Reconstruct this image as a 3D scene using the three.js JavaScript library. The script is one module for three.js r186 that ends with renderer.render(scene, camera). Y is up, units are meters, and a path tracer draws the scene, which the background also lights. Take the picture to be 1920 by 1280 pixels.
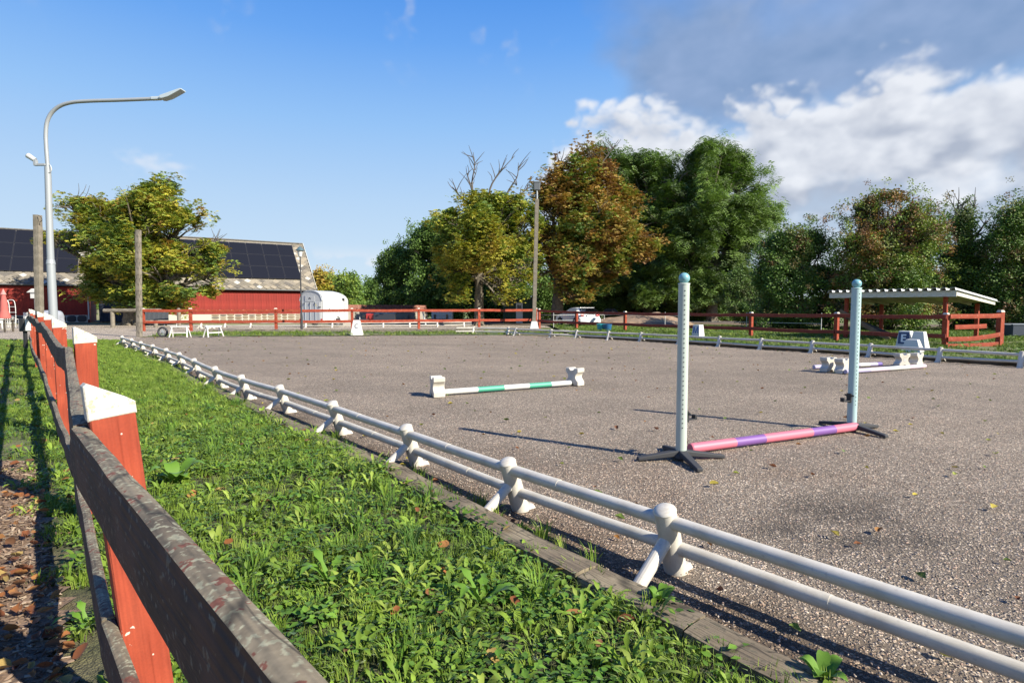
import * as THREE from 'three';
import { mergeGeometries, toCreasedNormals } from 'three/addons/utils/BufferGeometryUtils.js';
import { RoundedBoxGeometry } from 'three/addons/geometries/RoundedBoxGeometry.js';
import { FontLoader } from 'three/addons/loaders/FontLoader.js';
import { TextGeometry } from 'three/addons/geometries/TextGeometry.js';

// ---------------------------------------------------------------- camera, light, exposure
const F = 1067, PITCH = Math.atan(65 / F), EYE = 1.5;          // focal length in photo pixels, tilt, eye height
const scene = new THREE.Scene();
const camera = new THREE.PerspectiveCamera(2 * Math.atan(640 / F) * 180 / Math.PI, 1024 / 682, 0.05, 3000);
camera.position.set(0, EYE, 0);
camera.rotation.x = -PITCH;
const renderer = new THREE.WebGLRenderer({ antialias: true });
renderer.toneMapping = THREE.LinearToneMapping;
renderer.toneMappingExposure = 2.0;
renderer.shadowMap.enabled = true;
renderer.shadowMap.type = THREE.PCFSoftShadowMap;
const SUN = new THREE.Vector3(2.25, 1.77, 1.40).normalize();
const sun = new THREE.DirectionalLight(new THREE.Color(1.0, 0.935, 0.80), 5.0);
sun.name = 'sun';
sun.position.copy(SUN).multiplyScalar(120).add(new THREE.Vector3(-5, 0, -30));
sun.target.position.set(-5, 0, -30);
sun.castShadow = true;
sun.shadow.mapSize.set(4096, 4096);
Object.assign(sun.shadow.camera, { left: -70, right: 70, top: 60, bottom: -60, near: 1, far: 300 });
scene.add(sun, sun.target);

// ---------------------------------------------------------------- noise
function mulberry(a) { return () => { a |= 0; a = a + 0x6D2B79F5 | 0; let t = Math.imul(a ^ a >>> 15, 1 | a); t = t + Math.imul(t ^ t >>> 7, 61 | t) ^ t; return ((t ^ t >>> 14) >>> 0) / 4294967296; }; }
let rnd = mulberry(7);
const rr = (a, b) => a + (b - a) * rnd();
const pick = (a) => a[Math.floor(rnd() * a.length)];
const clamp = (x, a = 0, b = 1) => x < a ? a : x > b ? b : x;
const lerp = (a, b, t) => a + (b - a) * t;
const smooth = (a, b, x) => { const t = clamp((x - a) / (b - a)); return t * t * (3 - 2 * t); };
function h2(x, y, s) { let h = Math.imul(x, 374761393) + Math.imul(y, 668265263) + Math.imul(s, 974634533); h = Math.imul(h ^ h >>> 13, 1274126177); return ((h ^ h >>> 16) >>> 0) / 4294967296; }
function vn(x, y, s = 0, px = 0, py = px) {              // value noise, with a period if given
  const xi = Math.floor(x), yi = Math.floor(y), fx = x - xi, fy = y - yi;
  const u = fx * fx * (3 - 2 * fx), v = fy * fy * (3 - 2 * fy);
  let x0 = xi, x1 = xi + 1, y0 = yi, y1 = yi + 1;
  if (px) { x0 = ((x0 % px) + px) % px; x1 = ((x1 % px) + px) % px; }
  if (py) { y0 = ((y0 % py) + py) % py; y1 = ((y1 % py) + py) % py; }
  const a = h2(x0, y0, s), b = h2(x1, y0, s), c = h2(x0, y1, s), d = h2(x1, y1, s);
  return a + (b - a) * u + (c - a + (a - b - c + d) * u) * v;
}
function fbm(x, y, s = 0, oct = 5, per = 0) { let a = 0.5, t = 0, n = 0; for (let i = 0; i < oct; i++) { t += a * vn(x, y, s + i, per); n += a; a *= 0.5; x *= 2; y *= 2; per *= 2; } return t / n; }

// ---------------------------------------------------------------- sky: air and clouds only
const SKYK = 1 / 2.0;     // the picture's exposure is undone here, so that the sky is seen as bright as in the photograph
const lin = (c) => { c /= 255; return c <= 0.04045 ? c / 12.92 : Math.pow((c + 0.055) / 1.055, 2.4); };
const L3 = (r, g, b) => [lin(r), lin(g), lin(b)];
const skyStops = [[0, L3(214, 231, 244)], [4, L3(204, 227, 247)], [10, L3(184, 215, 247)], [17, L3(150, 196, 247)], [24, L3(108, 168, 242)], [32, L3(62, 137, 229)], [50, L3(34, 100, 198)], [90, L3(26, 82, 172)]];
function skyBase(e) { let i = 0; while (i < skyStops.length - 2 && e > skyStops[i + 1][0]) i++; const [e0, a] = skyStops[i], [e1, b] = skyStops[i + 1], t = clamp((e - e0) / (e1 - e0)); return [lerp(a[0], b[0], t), lerp(a[1], b[1], t), lerp(a[2], b[2], t)]; }
function polyAt(pts, x) { if (x <= pts[0][0]) return pts[0][1]; for (let i = 1; i < pts.length; i++) if (x < pts[i][0]) { const t = (x - pts[i - 1][0]) / (pts[i][0] - pts[i - 1][0]); return lerp(pts[i - 1][1], pts[i][1], t * t * (3 - 2 * t)); } return pts[pts.length - 1][1]; }
// heights (degrees) of the cumulus bank's upper edge by azimuth (degrees right of the view), repeated at random round the rest of the sky
const bankTop = [[-6, -6], [0, 3], [2.5, 10], [4.2, 16.5], [6.5, 18.4], [9, 18.8], [13, 19.4], [17, 18.4], [22, 18.2], [27, 18.0], [31, 18.8], [35, 19.4], [38, 18.2], [42, 17.6], [47, 16], [60, 14], [75, 17], [95, 10], [110, 4], [125, 9], [150, 14], [180, 11], [205, 6], [230, 12], [255, 8], [280, 1], [320, -2], [345, 0], [356, -4]];
function makeSky() {
  const W = 3072, H = 1536, data = new Float32Array(W * H * 4);
  for (let j = 0; j < H; j++) {
    const e = ((j + 0.5) / H - 0.5) * 180;
    for (let i = 0; i < W; i++) {
      const k = (j * W + i) * 4;
      if (e < -1.5) { data[k] = 0.08; data[k + 1] = 0.08; data[k + 2] = 0.055; data[k + 3] = 1; continue; }
      const th = ((i + 0.5) / W - 0.5) * 2 * Math.PI;      // atan2(z, x)
      let az = (th + Math.PI / 2) * 180 / Math.PI;          // 0 straight ahead (-z), growing to the right
      az = ((az + 180) % 360 + 360) % 360 - 180;
      let c = skyBase(Math.max(0, e));
      const cx = Math.cos(th) * 18, cy = Math.sin(th) * 18; // seamless round the sky
      if (e < 75) {
        const X = az * 0.30, Y = e * 0.42;
        // thin high wisps
        const w0 = fbm(X * 0.75 + 3.4, Y * 0.7 + X * 0.25, 91, 4), w1 = fbm(X * 1.9 - Y * 0.7, Y * 1.5 + X * 0.8, 95, 6);
        const wisp = smooth(0.56, 0.78, w0) * smooth(0.45, 0.8, w1) * smooth(18, 27, e) * 0.45;
        for (let q = 0; q < 3; q++) c[q] = lerp(c[q], 0.72, wisp);
        // the broad grey-blue cloud above the cumulus
        const top = polyAt(bankTop, az < -10 ? az + 360 : az);
        const wob = (fbm(X * 0.7, Y * 0.7, 21, 4) - 0.5);
        const soft = smooth(8, 14.5, az + wob * 9) * smooth(62, 44, az) * smooth(12.5, 18.5, e + wob * 5) * smooth(36, 21.5, e + wob * 7 - (az > 30 ? (az - 30) * 0.15 : 0));
        const g2 = fbm(X * 1.3 + 9, Y * 1.6, 61, 4);
        const gc = [lerp(0.20, 0.33, g2), lerp(0.315, 0.44, g2), lerp(0.53, 0.67, g2)];
        for (let q = 0; q < 3; q++) c[q] = lerp(c[q], gc[q], soft * 0.92);
        // the cumulus bank: billows from turned noise
        const b1 = fbm(X * 0.9, Y * 0.9, 31, 6), b2 = Math.abs(2 * fbm(X * 1.5 + b1 * 1.2, Y * 1.5, 41, 4) - 1);
        const edge = top - e + (b1 - 0.5) * 5.5 + (b2 - 0.25) * 3.6;
        let d = smooth(-0.5, 2.6, edge);
        const low = smooth(5.5, 11.5, e + (b1 - 0.5) * 9);  // thins out towards the horizon
        d *= lerp(0.5, 1, low) * smooth(-1, 3, e);
        if (d > 0.002) {
          const nx = 0.32, ny = 0.30;                         // towards the sun, in this picture of the sky
          const s1 = fbm((X + nx) * 0.9, (Y + ny) * 0.9, 31, 5);
          const b3 = Math.abs(2 * fbm((X + nx * 0.7) * 1.5 + s1 * 1.2, (Y + ny * 0.7) * 1.5, 41, 4) - 1);
          let lit = 0.60 + (b1 - s1) * 1.45 + (b2 - b3) * 0.3 + smooth(7, 0, edge) * 0.22 - smooth(1.5, 8, edge) * 0.75 * smooth(0.38, 0.66, fbm(X * 0.62 + 5, Y * 1.0, 77, 4)) + 0.08;
          lit = clamp(lit);
          const sh = [0.44, 0.49, 0.60], hi = [0.86, 0.89, 0.95];
          for (let q = 0; q < 3; q++) c[q] = lerp(c[q], lerp(sh[q], hi[q], lit), d * 0.96);
        }
        // small far puffs near the horizon
        const p1 = fbm(cx * 1.4, cy * 1.4 + e * 0.55, 51, 5), band = smooth(0.6, 2.2, e) * smooth(6.2, 3.0, e);
        const pf = smooth(0.50, 0.66, p1) * band * 0.85;
        for (let q = 0; q < 3; q++) c[q] = lerp(c[q], [0.84, 0.87, 0.93][q], pf);
        const pu = smooth(1.9, 0, Math.hypot((az + 31.5) * 0.62, (e - 11.6) * 1.5) + (fbm(X * 3, Y * 3, 15, 4) - 0.5) * 3.2) * 0.5;
        for (let q = 0; q < 3; q++) c[q] = lerp(c[q], [0.84, 0.87, 0.93][q], pu);
      }
      data[k] = c[0] * SKYK; data[k + 1] = c[1] * SKYK; data[k + 2] = c[2] * SKYK; data[k + 3] = 1;
    }
  }
  const t = new THREE.DataTexture(data, W, H, THREE.RGBAFormat, THREE.FloatType);
  t.mapping = THREE.EquirectangularReflectionMapping; t.magFilter = THREE.LinearFilter; t.minFilter = THREE.LinearFilter; t.needsUpdate = true;
  return t;
}
const skyTex = makeSky();
scene.background = skyTex;
scene.environment = skyTex;

// ---------------------------------------------------------------- pixel of the photograph -> place
const V = (x, y, z) => new THREE.Vector3(x, y, z);
function ray(px, py) { return V((px - 960) / F, -(py - 640) / F, -1).applyAxisAngle(V(1, 0, 0), -PITCH); }
function G(px, py, y = 0) { const d = ray(px, py); return d.multiplyScalar((y - EYE) / d.y).add(V(0, EYE, 0)); }   // on level ground of height y
function D(px, py, depth) { const d = ray(px, py); return d.multiplyScalar(depth / -d.z).add(V(0, EYE, 0)); }        // on an upright plane at a depth

// ---------------------------------------------------------------- textures and materials
function tex(n, fn, { srgb = false, rep = 1, rep2 = rep } = {}) {
  const d = new Uint8Array(n * n * 4);
  for (let j = 0; j < n; j++) for (let i = 0; i < n; i++) {
    const c = fn(i / n, j / n), k = (j * n + i) * 4;
    if (typeof c === 'number') { d[k] = d[k + 1] = d[k + 2] = clamp(c) * 255; } else for (let q = 0; q < 3; q++) { let v = clamp(c[q]); if (srgb) v = v <= 0.0031308 ? v * 12.92 : 1.055 * Math.pow(v, 1 / 2.4) - 0.055; d[k + q] = v * 255; }
    d[k + 3] = 255;
  }
  const t = new THREE.DataTexture(d, n, n); t.wrapS = t.wrapT = THREE.RepeatWrapping; t.magFilter = THREE.LinearFilter; t.minFilter = THREE.LinearMipmapLinearFilter; t.generateMipmaps = true;
  if (srgb) t.colorSpace = THREE.SRGBColorSpace; t.repeat.set(rep, rep2); t.needsUpdate = true; return t;
}
const mulc = (c, k) => [c[0] * k, c[1] * k, c[2] * k];
const mixc = (a, b, t) => [lerp(a[0], b[0], t), lerp(a[1], b[1], t), lerp(a[2], b[2], t)];
function std(color, rough = 0.8, o = {}) { const m = new THREE.MeshStandardMaterial({ roughness: rough, ...o }); m.color.setRGB(...color); return m; }
function leafMat(color, tr = 0.4, o = {}) { const m = new THREE.MeshPhysicalMaterial({ roughness: 0.75, transmission: tr, thickness: 0, side: THREE.DoubleSide, ior: 1.3, ...o }); m.color.setRGB(...color); return m; }

// gravel: scattered stones drawn as a height field with a tone for each stone (tile 2.4 m)
function gravelMaps() {
  const n = 1536, hgt = new Float32Array(n * n), tone = new Float32Array(n * n), hue = new Float32Array(n * n), R = mulberry(11);
  for (let s = 0; s < 42000; s++) {
    const x = R() * n, y = R() * n, r = 1.6 + Math.pow(R(), 2.2) * 4.6, asp = 0.65 + R() * 0.35, an = R() * 3.14, ca = Math.cos(an), sa = Math.sin(an), top = 0.35 + R() * 0.65, tn = R(), hu = R();
    for (let j = Math.floor(y - r); j <= y + r; j++) for (let i = Math.floor(x - r); i <= x + r; i++) {
      const dx = (i - x) * ca + (j - y) * sa, dy = (-(i - x) * sa + (j - y) * ca) / asp, q = 1 - (dx * dx + dy * dy) / (r * r);
      if (q <= 0) continue;
      const k = (((j % n) + n) % n) * n + ((i % n) + n) % n, hh = top * Math.pow(q, 0.35);
      if (hh > hgt[k]) { hgt[k] = hh; tone[k] = tn; hue[k] = hu; }
    }
  }
  const col = tex(n, (u, v) => {
    const k = Math.min(n - 1, Math.round(v * n)) * n + Math.min(n - 1, Math.round(u * n));
    const big = fbm(u * 5, v * 5, 201, 4, 5), fine = vn(u * 380, v * 380, 205, 380);
    let c;
    if (hgt[k] < 0.12) c = mulc([0.185, 0.148, 0.118], 0.7 + 0.6 * fine);
    else { const t = tone[k]; c = mulc(mixc([0.50, 0.42, 0.35], [0.54, 0.39, 0.30], smooth(0.6, 1, hue[k])), 0.42 + 0.98 * t + (t > 0.94 ? 0.45 : 0)); }
    return mulc([c[0] * 0.98, c[1] * 0.965, c[2] * 0.90], 0.83 * (0.86 + 0.30 * big));
  }, { srgb: true });
  const bump = tex(n, (u, v) => hgt[Math.min(n - 1, Math.round(v * n)) * n + Math.min(n - 1, Math.round(u * n))]);
  return [col, bump];
}
const [gravCol, gravBump] = gravelMaps();
const perM = (t, m) => { const c = t.clone(); c.repeat.set(1 / m, 1 / m); c.needsUpdate = true; return c; };   // uv in metres, one tile per m metres
const M = {};
M.gravel = std([1, 1, 1], 0.95, { map: perM(gravCol, 2.4), bumpMap: perM(gravBump, 2.4), bumpScale: 0.011, vertexColors: true });
const soilT = tex(512, (u, v) => { const a = fbm(u * 6, v * 6, 301, 5, 6), b = vn(u * 190, v * 190, 302, 190), c = fbm(u * 40, v * 40, 303, 3, 40); return mulc(mixc([0.085, 0.062, 0.045], [0.14, 0.105, 0.075], a), 0.6 + 0.5 * b + 0.4 * c); }, { srgb: true });
const soilB = tex(512, (u, v) => 0.5 * vn(u * 120, v * 120, 305, 120) + 0.5 * fbm(u * 30, v * 30, 306, 3, 30));
M.soil = std([1, 1, 1], 1, { map: perM(soilT, 1.3), bumpMap: perM(soilB, 1.3), bumpScale: 0.012, vertexColors: true });
const turfT = tex(512, (u, v) => { const a = fbm(u * 7, v * 7, 311, 5, 7), b = vn(u * 170, v * 60, 312, 170, 60), c = vn(u * 230, v * 230, 313, 230); return mulc(mixc([0.075, 0.125, 0.025], [0.13, 0.17, 0.04], a), 0.45 + 0.7 * b + 0.35 * c); }, { srgb: true });
M.turf = std([1, 1, 1], 1, { map: perM(turfT, 1.7), bumpMap: perM(soilB, 0.6), bumpScale: 0.02, vertexColors: true });
M.drive = std([1, 1, 1], 0.95, { map: perM(gravCol, 3.1), bumpMap: perM(gravBump, 3.1), bumpScale: 0.004, vertexColors: true });
// wood: grain runs along v (metres)
const grainT = (s, base, alt, o = {}) => tex(512, (u, v) => {
  const warp = Math.sin(6.2832 * (v * 2 + vn(u * 3, v * 3, s + 11, 3))) * 0.9;
  const g = vn(u * 46 + warp, v * 4, s + 1, 46, 4) * 0.6 + vn(u * 140, v * 5, s + 2, 140, 5) * 0.4;
  const p = fbm(u * 5, v * 5, s + 3, 5, 5), f = vn(u * 200, v * 200, s + 4, 200);
  let c = mulc(mixc(base, alt, smooth(0.3, 0.75, p)), 0.72 + 0.42 * g + 0.14 * f);
  if (o.chip && fbm(u * (o.cf ?? 26), v * (o.cf ?? 26), s + 7, 4, o.cf ?? 26) > o.chip) c = mulc(o.chipColor, 0.8 + 0.4 * f);
  if (o.lichen) { const l = fbm(u * (o.lf ?? 16), v * (o.lf ?? 16), s + 9, 4, o.lf ?? 16); if (l > o.lichen) c = mixc(c, mulc(o.lichenColor, 0.8 + 0.5 * f), smooth(o.lichen, o.lichen + 0.06, l)); }
  if (o.mottle) c = mulc(c, 0.62 + 0.76 * fbm(u * 70, v * 70, s + 21, 4, 70));
  if (o.crack) { const q = Math.abs(vn(u * 7 + warp * 0.12, v * 2, s + 13, 7, 2) - 0.5), q2 = Math.abs(vn(u * 13 + warp * 0.2, v * 3, s + 15, 13, 3) - 0.5); c = mulc(c, lerp(0.3, 1, smooth(0.0, 0.03, Math.min(q, q2 * 1.6)))); }
  return c;
}, { srgb: true });
const grainB = tex(512, (u, v) => vn(u * 64, v * 3, 402, 64, 3) * 0.5 + vn(u * 150, v * 6, 404, 150, 6) * 0.3 + fbm(u * 30, v * 10, 405, 2, 0) * 0);
const wood = (t, m = 1, bs = 0.004, rough = 0.85) => std([1, 1, 1], rough, { map: perM(t, m), bumpMap: perM(grainB, m), bumpScale: bs });
const redT = grainT(501, [0.255, 0.038, 0.014], [0.30, 0.05, 0.019], { chip: 0.80, chipColor: [0.5, 0.45, 0.38] });
const redWornT = grainT(521, [0.285, 0.046, 0.022], [0.24, 0.046, 0.026], { chip: 0.69, chipColor: [0.4, 0.33, 0.27] });
const greyT = grainT(541, [0.165, 0.142, 0.108], [0.22, 0.19, 0.15], { crack: true });
const mossT = grainT(561, [0.10, 0.078, 0.052], [0.165, 0.135, 0.09], { lichen: 0.6, lf: 96, lichenColor: [0.23, 0.22, 0.15], cf: 24, chip: 0.655, chipColor: [0.125, 0.045, 0.028], crack: true, mottle: 1 });
const sleeperT = grainT(581, [0.135, 0.105, 0.07], [0.215, 0.175, 0.115], { lichen: 0.64, lf: 30, lichenColor: [0.09, 0.075, 0.05], crack: true });
const darkWoodT = grainT(601, [0.05, 0.04, 0.03], [0.085, 0.068, 0.05], {});
const whiteT = grainT(621, [0.60, 0.575, 0.50], [0.54, 0.50, 0.40], { lichen: 0.66, lf: 30, lichenColor: [0.40, 0.36, 0.25] });
const barnT = grainT(641, [0.215, 0.021, 0.015], [0.25, 0.027, 0.018], {});
const slateT = grainT(661, [0.155, 0.138, 0.115], [0.215, 0.192, 0.16], { lichen: 0.62, lf: 30, lichenColor: [0.26, 0.235, 0.17] });
M.red = wood(redT, 0.7, 0.003); M.redShaded = wood(grainT(531, [0.19, 0.031, 0.018], [0.23, 0.04, 0.022], { chip: 0.78, chipColor: [0.25, 0.2, 0.17] }), 0.9, 0.003); M.redWorn = wood(redWornT, 0.9, 0.003); M.grey = wood(greyT, 0.8, 0.005); M.moss = wood(mossT, 0.75, 0.006); M.sleeper = wood(sleeperT, 0.9, 0.012, 0.95); M.darkWood = wood(darkWoodT, 1);  // the second red is a darker copy, shade put into the side fence rails
M.railShaded = wood(grainT(611, [0.035, 0.024, 0.017], [0.07, 0.04, 0.027], { lichen: 0.68, lf: 40, lichenColor: [0.11, 0.10, 0.075] }), 0.6, 0.006);  // same rail wood with the shade of its sunless face painted in, plus lichen
M.whiteWood = wood(whiteT, 0.5, 0.002); M.barn = wood(barnT, 1.4, 0.004); M.slate = wood(slateT, 0.9, 0.004);
const plasT = tex(512, (u, v) => { const a = fbm(u * 6, v * 6, 701, 5, 6), f = vn(u * 160, v * 40, 702, 160, 40), sp = fbm(u * 40, v * 40, 703, 3, 40); return mulc(mixc([0.56, 0.525, 0.455], [0.49, 0.45, 0.375], smooth(0.35, 0.75, a)), (0.93 + 0.1 * f) * (1 - 0.12 * smooth(0.68, 0.8, sp))); }, { srgb: true });
M.pvc = std([1, 1, 1], 0.42, { map: perM(plasT, 0.8) });
M.white = std([0.56, 0.555, 0.53], 0.5); M.whitePaint = std([0.57, 0.56, 0.535], 0.6); M.galv = std([0.30, 0.32, 0.335], 0.5, { metalness: 0.15 });
M.black = std([0.02, 0.02, 0.022], 0.6); M.rubber = std([0.035, 0.036, 0.04], 0.75); M.steel = std([0.42, 0.44, 0.46], 0.35, { metalness: 0.8 });
const concT = tex(512, (u, v) => { const a = fbm(u * 5, v * 5, 711, 5, 5), st = vn(u * 40, v * 3, 712, 40, 3), f = vn(u * 220, v * 220, 713, 220); return mulc(mixc([0.25, 0.225, 0.185], [0.34, 0.315, 0.27], a), 0.75 + 0.3 * st + 0.1 * f); }, { srgb: true });
M.concrete = std([1, 1, 1], 0.95, { map: perM(concT, 3), bumpMap: perM(soilB, 1), bumpScale: 0.006 });

// ---------------------------------------------------------------- geometry helpers
function boxUV(g) {            // uv in metres from the face's main direction; v runs along the longest side
  const p = g.attributes.position; if (!g.attributes.normal) g.computeVertexNormals();
  const n = g.attributes.normal, uv = new Float32Array(p.count * 2);
  g.computeBoundingBox(); const s = g.boundingBox.getSize(V(0, 0, 0)).toArray(), lng = s.indexOf(Math.max(...s));
  const ox = g.userData?.uo ?? 0;
  for (let i = 0; i < p.count; i++) {
    const q = [p.getX(i), p.getY(i), p.getZ(i)], m = [Math.abs(n.getX(i)), Math.abs(n.getY(i)), Math.abs(n.getZ(i))], ax = m.indexOf(Math.max(...m));
    let r = [0, 1, 2].filter((k) => k !== ax); if (r[0] === lng) r = [r[1], r[0]]; else if (r[1] !== lng) r = [r[0], r[1]];
    uv[i * 2] = q[r[0]] + ox; uv[i * 2 + 1] = q[r[1]] + ox * 0.7;
  }
  g.setAttribute('uv', new THREE.BufferAttribute(uv, 2)); return g;
}
let uvSeed = 0;
const box = (w, h, d, r = 0) => { const g = r ? new RoundedBoxGeometry(w, h, d, 1, r) : new THREE.BoxGeometry(w, h, d); g.userData.uo = (uvSeed = (uvSeed + 0.37) % 5); return boxUV(g); };
function orient(g, a, b, up = V(0, 1, 0)) {     // turns a geometry built along +z round its middle so that it runs from a to b
  const z = b.clone().sub(a).normalize(), x = up.clone().cross(z); if (x.lengthSq() < 1e-6) x.set(1, 0, 0); x.normalize(); const y = z.clone().cross(x);
  const mid = a.clone().add(b).multiplyScalar(0.5);
  g.applyMatrix4(new THREE.Matrix4().makeBasis(x, y, z).setPosition(mid)); return g;
}
const beam = (a, b, w, h, r = 0, up) => orient(box(w, h, a.distanceTo(b), r), a, b, up);
function tube(a, b, r1, r2 = r1, seg = 12, caps = true) {
  const L = a.distanceTo(b), g = new THREE.CylinderGeometry(r2, r1, L, seg, 1, !caps); g.rotateX(Math.PI / 2);
  const uv = g.attributes.uv; for (let i = 0; i < uv.count; i++) uv.setXY(i, uv.getX(i) * r1 * 6.28, uv.getY(i) * L);
  return orient(g, a, b);
}
function path(points, r, seg = 8, n = 24) { const c = new THREE.CatmullRomCurve3(points), g = new THREE.TubeGeometry(c, n, r, seg, false); return g; }
function wonkyBeam(a, b, w, h, amp, seed, sag = 0) {        // a plank with slightly uneven edges, material groups kept (order +x -x +y -y +z -z)
  const L = a.distanceTo(b), n = Math.max(4, Math.round(L * 6)), g = new THREE.BoxGeometry(w, h, L, 3, 3, n), p = g.attributes.position;
  for (let i = 0; i < p.count; i++) {
    const z = p.getZ(i), t = z / L + 0.5;
    let x = p.getX(i), y = p.getY(i);
    const ex = Math.abs(x) / (w / 2), ey = Math.abs(y) / (h / 2);
    if (ex > 0.9 && ey > 0.9) { x *= 1 - 0.012 / w; y *= 1 - 0.010 / h; }
    x += (fbm(z * 2.1 + seed * 7, y * 3 + 5, seed, 3) - 0.5) * amp; y += (fbm(z * 1.7 + seed * 3, x * 3 + 9, seed + 5, 3) - 0.5) * amp - sag * Math.sin(Math.PI * t);
    p.setXYZ(i, x, y, z);
  }
  const grp = g.groups.slice(); g.computeVertexNormals(); g.userData.uo = seed * 0.61; boxUV(g); g.groups = grp; return orient(g, a, b);
}
function prism(pts, depth, bevel = 0, seg = 1) {           // outline in x, y; thickness along z, centred
  const s = new THREE.Shape(pts.map((p) => new THREE.Vector2(p[0], p[1])));
  const g = new THREE.ExtrudeGeometry(s, { depth: depth - 2 * bevel, bevelEnabled: bevel > 0, bevelSize: bevel, bevelThickness: bevel, bevelOffset: -bevel, bevelSegments: seg, curveSegments: 10 });
  g.translate(0, 0, -depth / 2 + bevel); return g;
}
function frustum(w0, d0, w1, d1, h, r = 0) {                // tapered box standing on y = 0
  const g = box(1, 1, 1, r), p = g.attributes.position;
  for (let i = 0; i < p.count; i++) { const t = p.getY(i) + 0.5; p.setXYZ(i, p.getX(i) * lerp(w0, w1, t), t * h, p.getZ(i) * lerp(d0, d1, t)); }
  g.computeVertexNormals(); return g;
}
const mv = (g, x, y, z) => g.translate(x, y, z);
const merge = (a) => mergeGeometries(a.map((g) => { const q = g.index ? g.toNonIndexed() : g; for (const k of Object.keys(q.attributes)) if (!['position', 'normal', 'uv'].includes(k)) q.deleteAttribute(k); if (!q.attributes.uv) q.setAttribute('uv', new THREE.BufferAttribute(new Float32Array(q.attributes.position.count * 2), 2)); return q; }));

// ---------------------------------------------------------------- things and parts
const taken = new Map();
function numbered(n) { const k = taken.get(n) ?? 0; taken.set(n, k + 1); return k ? `${n}_${String(k).padStart(3, '0')}` : n; }
function shade(o) { o.castShadow = true; o.receiveShadow = true; return o; }
function thing(name, label, category, pos = V(0, 0, 0), group, turn = 0) {
  const o = new THREE.Group(); o.name = numbered(name); o.position.copy(pos); o.rotation.y = turn; o.userData = { label, category }; if (group) o.userData.group = group; scene.add(o); return o;
}
function part(parent, name, geo, mat, pos, turn) { const m = shade(new THREE.Mesh(geo, mat)); m.name = name; if (pos) m.position.copy(pos); if (turn) m.rotation.y = turn; parent.add(m); return m; }
function wpart(parent, name, geo, mat) {   // geometry given in world places, under a thing that is only moved
  let o = parent; const off = V(0, 0, 0); while (o && o !== scene) { off.add(o.position); o = o.parent; }
  geo.translate(-off.x, -off.y, -off.z); return part(parent, name, geo, mat);
}
function single(name, geo, mat, label, category, pos, group, turn = 0) { const m = shade(new THREE.Mesh(geo, mat)); m.name = numbered(name); if (pos) m.position.copy(pos); m.rotation.y = turn; m.userData = { label, category }; if (group) m.userData.group = group; scene.add(m); return m; }
function structure(name, geo, mat) { const m = shade(new THREE.Mesh(geo, mat)); m.name = numbered(name); m.userData = { kind: 'structure' }; scene.add(m); return m; }
function copyOf(o, pos, turn, label, group) { const c = o.clone(); c.name = numbered(o.name.replace(/_\d{3}$/, '')); c.userData = { ...o.userData }; c.position.copy(pos); c.rotation.y = turn; if (label) c.userData.label = label; if (group) c.userData.group = group; scene.add(c); return c; }
function stuff(name, geo, mat, mats, colors, label, category, parent) {
  const m = shade(new THREE.InstancedMesh(geo, mat, mats.length)); m.name = parent ? name : numbered(name);
  mats.forEach((x, i) => m.setMatrixAt(i, x)); if (colors) colors.forEach((c, i) => m.setColorAt(i, c));
  m.instanceMatrix.needsUpdate = true; m.userData = { kind: 'stuff' }; if (label) m.userData.label = label; if (category) m.userData.category = category;
  (parent ?? scene).add(m); return m;
}
const inPoly = (x, z, P) => { let c = false; for (let i = 0, j = P.length - 1; i < P.length; j = i++) { const [xi, zi] = P[i], [xj, zj] = P[j]; if ((zi > z) !== (zj > z) && x < (xj - xi) * (z - zi) / (zj - zi) + xi) c = !c; } return c; };
function groundGrid(P, y, cell, tint) {      // a level sheet over an outline, in cells that carry a tint for stains and bare patches
  const xs = P.map((p) => p[0]), zs = P.map((p) => p[1]), x0 = Math.min(...xs), x1 = Math.max(...xs), z0 = Math.min(...zs), z1 = Math.max(...zs);
  const nx = Math.ceil((x1 - x0) / cell), nz = Math.ceil((z1 - z0) / cell), id = new Int32Array((nx + 1) * (nz + 1)).fill(-1), pos = [], col = [], uv = [], idx = [];
  const vert = (i, j) => { const k = j * (nx + 1) + i; if (id[k] < 0) { const x = x0 + i * cell, z = z0 + j * cell; id[k] = pos.length / 3; pos.push(x, typeof y === 'function' ? y(x, z) : y, z); uv.push(x, z); col.push(...tint(x, z)); } return id[k]; };
  for (let j = 0; j < nz; j++) for (let i = 0; i < nx; i++) if (inPoly(x0 + (i + 0.5) * cell, z0 + (j + 0.5) * cell, P)) { const a = vert(i, j), b = vert(i + 1, j), c = vert(i, j + 1), d = vert(i + 1, j + 1); idx.push(a, c, b, b, c, d); }
  const g = new THREE.BufferGeometry(); g.setAttribute('position', new THREE.Float32BufferAttribute(pos, 3)); g.setAttribute('uv', new THREE.Float32BufferAttribute(uv, 2)); g.setAttribute('color', new THREE.Float32BufferAttribute(col, 3)); g.setIndex(idx); g.computeVertexNormals(); return g;
}

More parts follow.
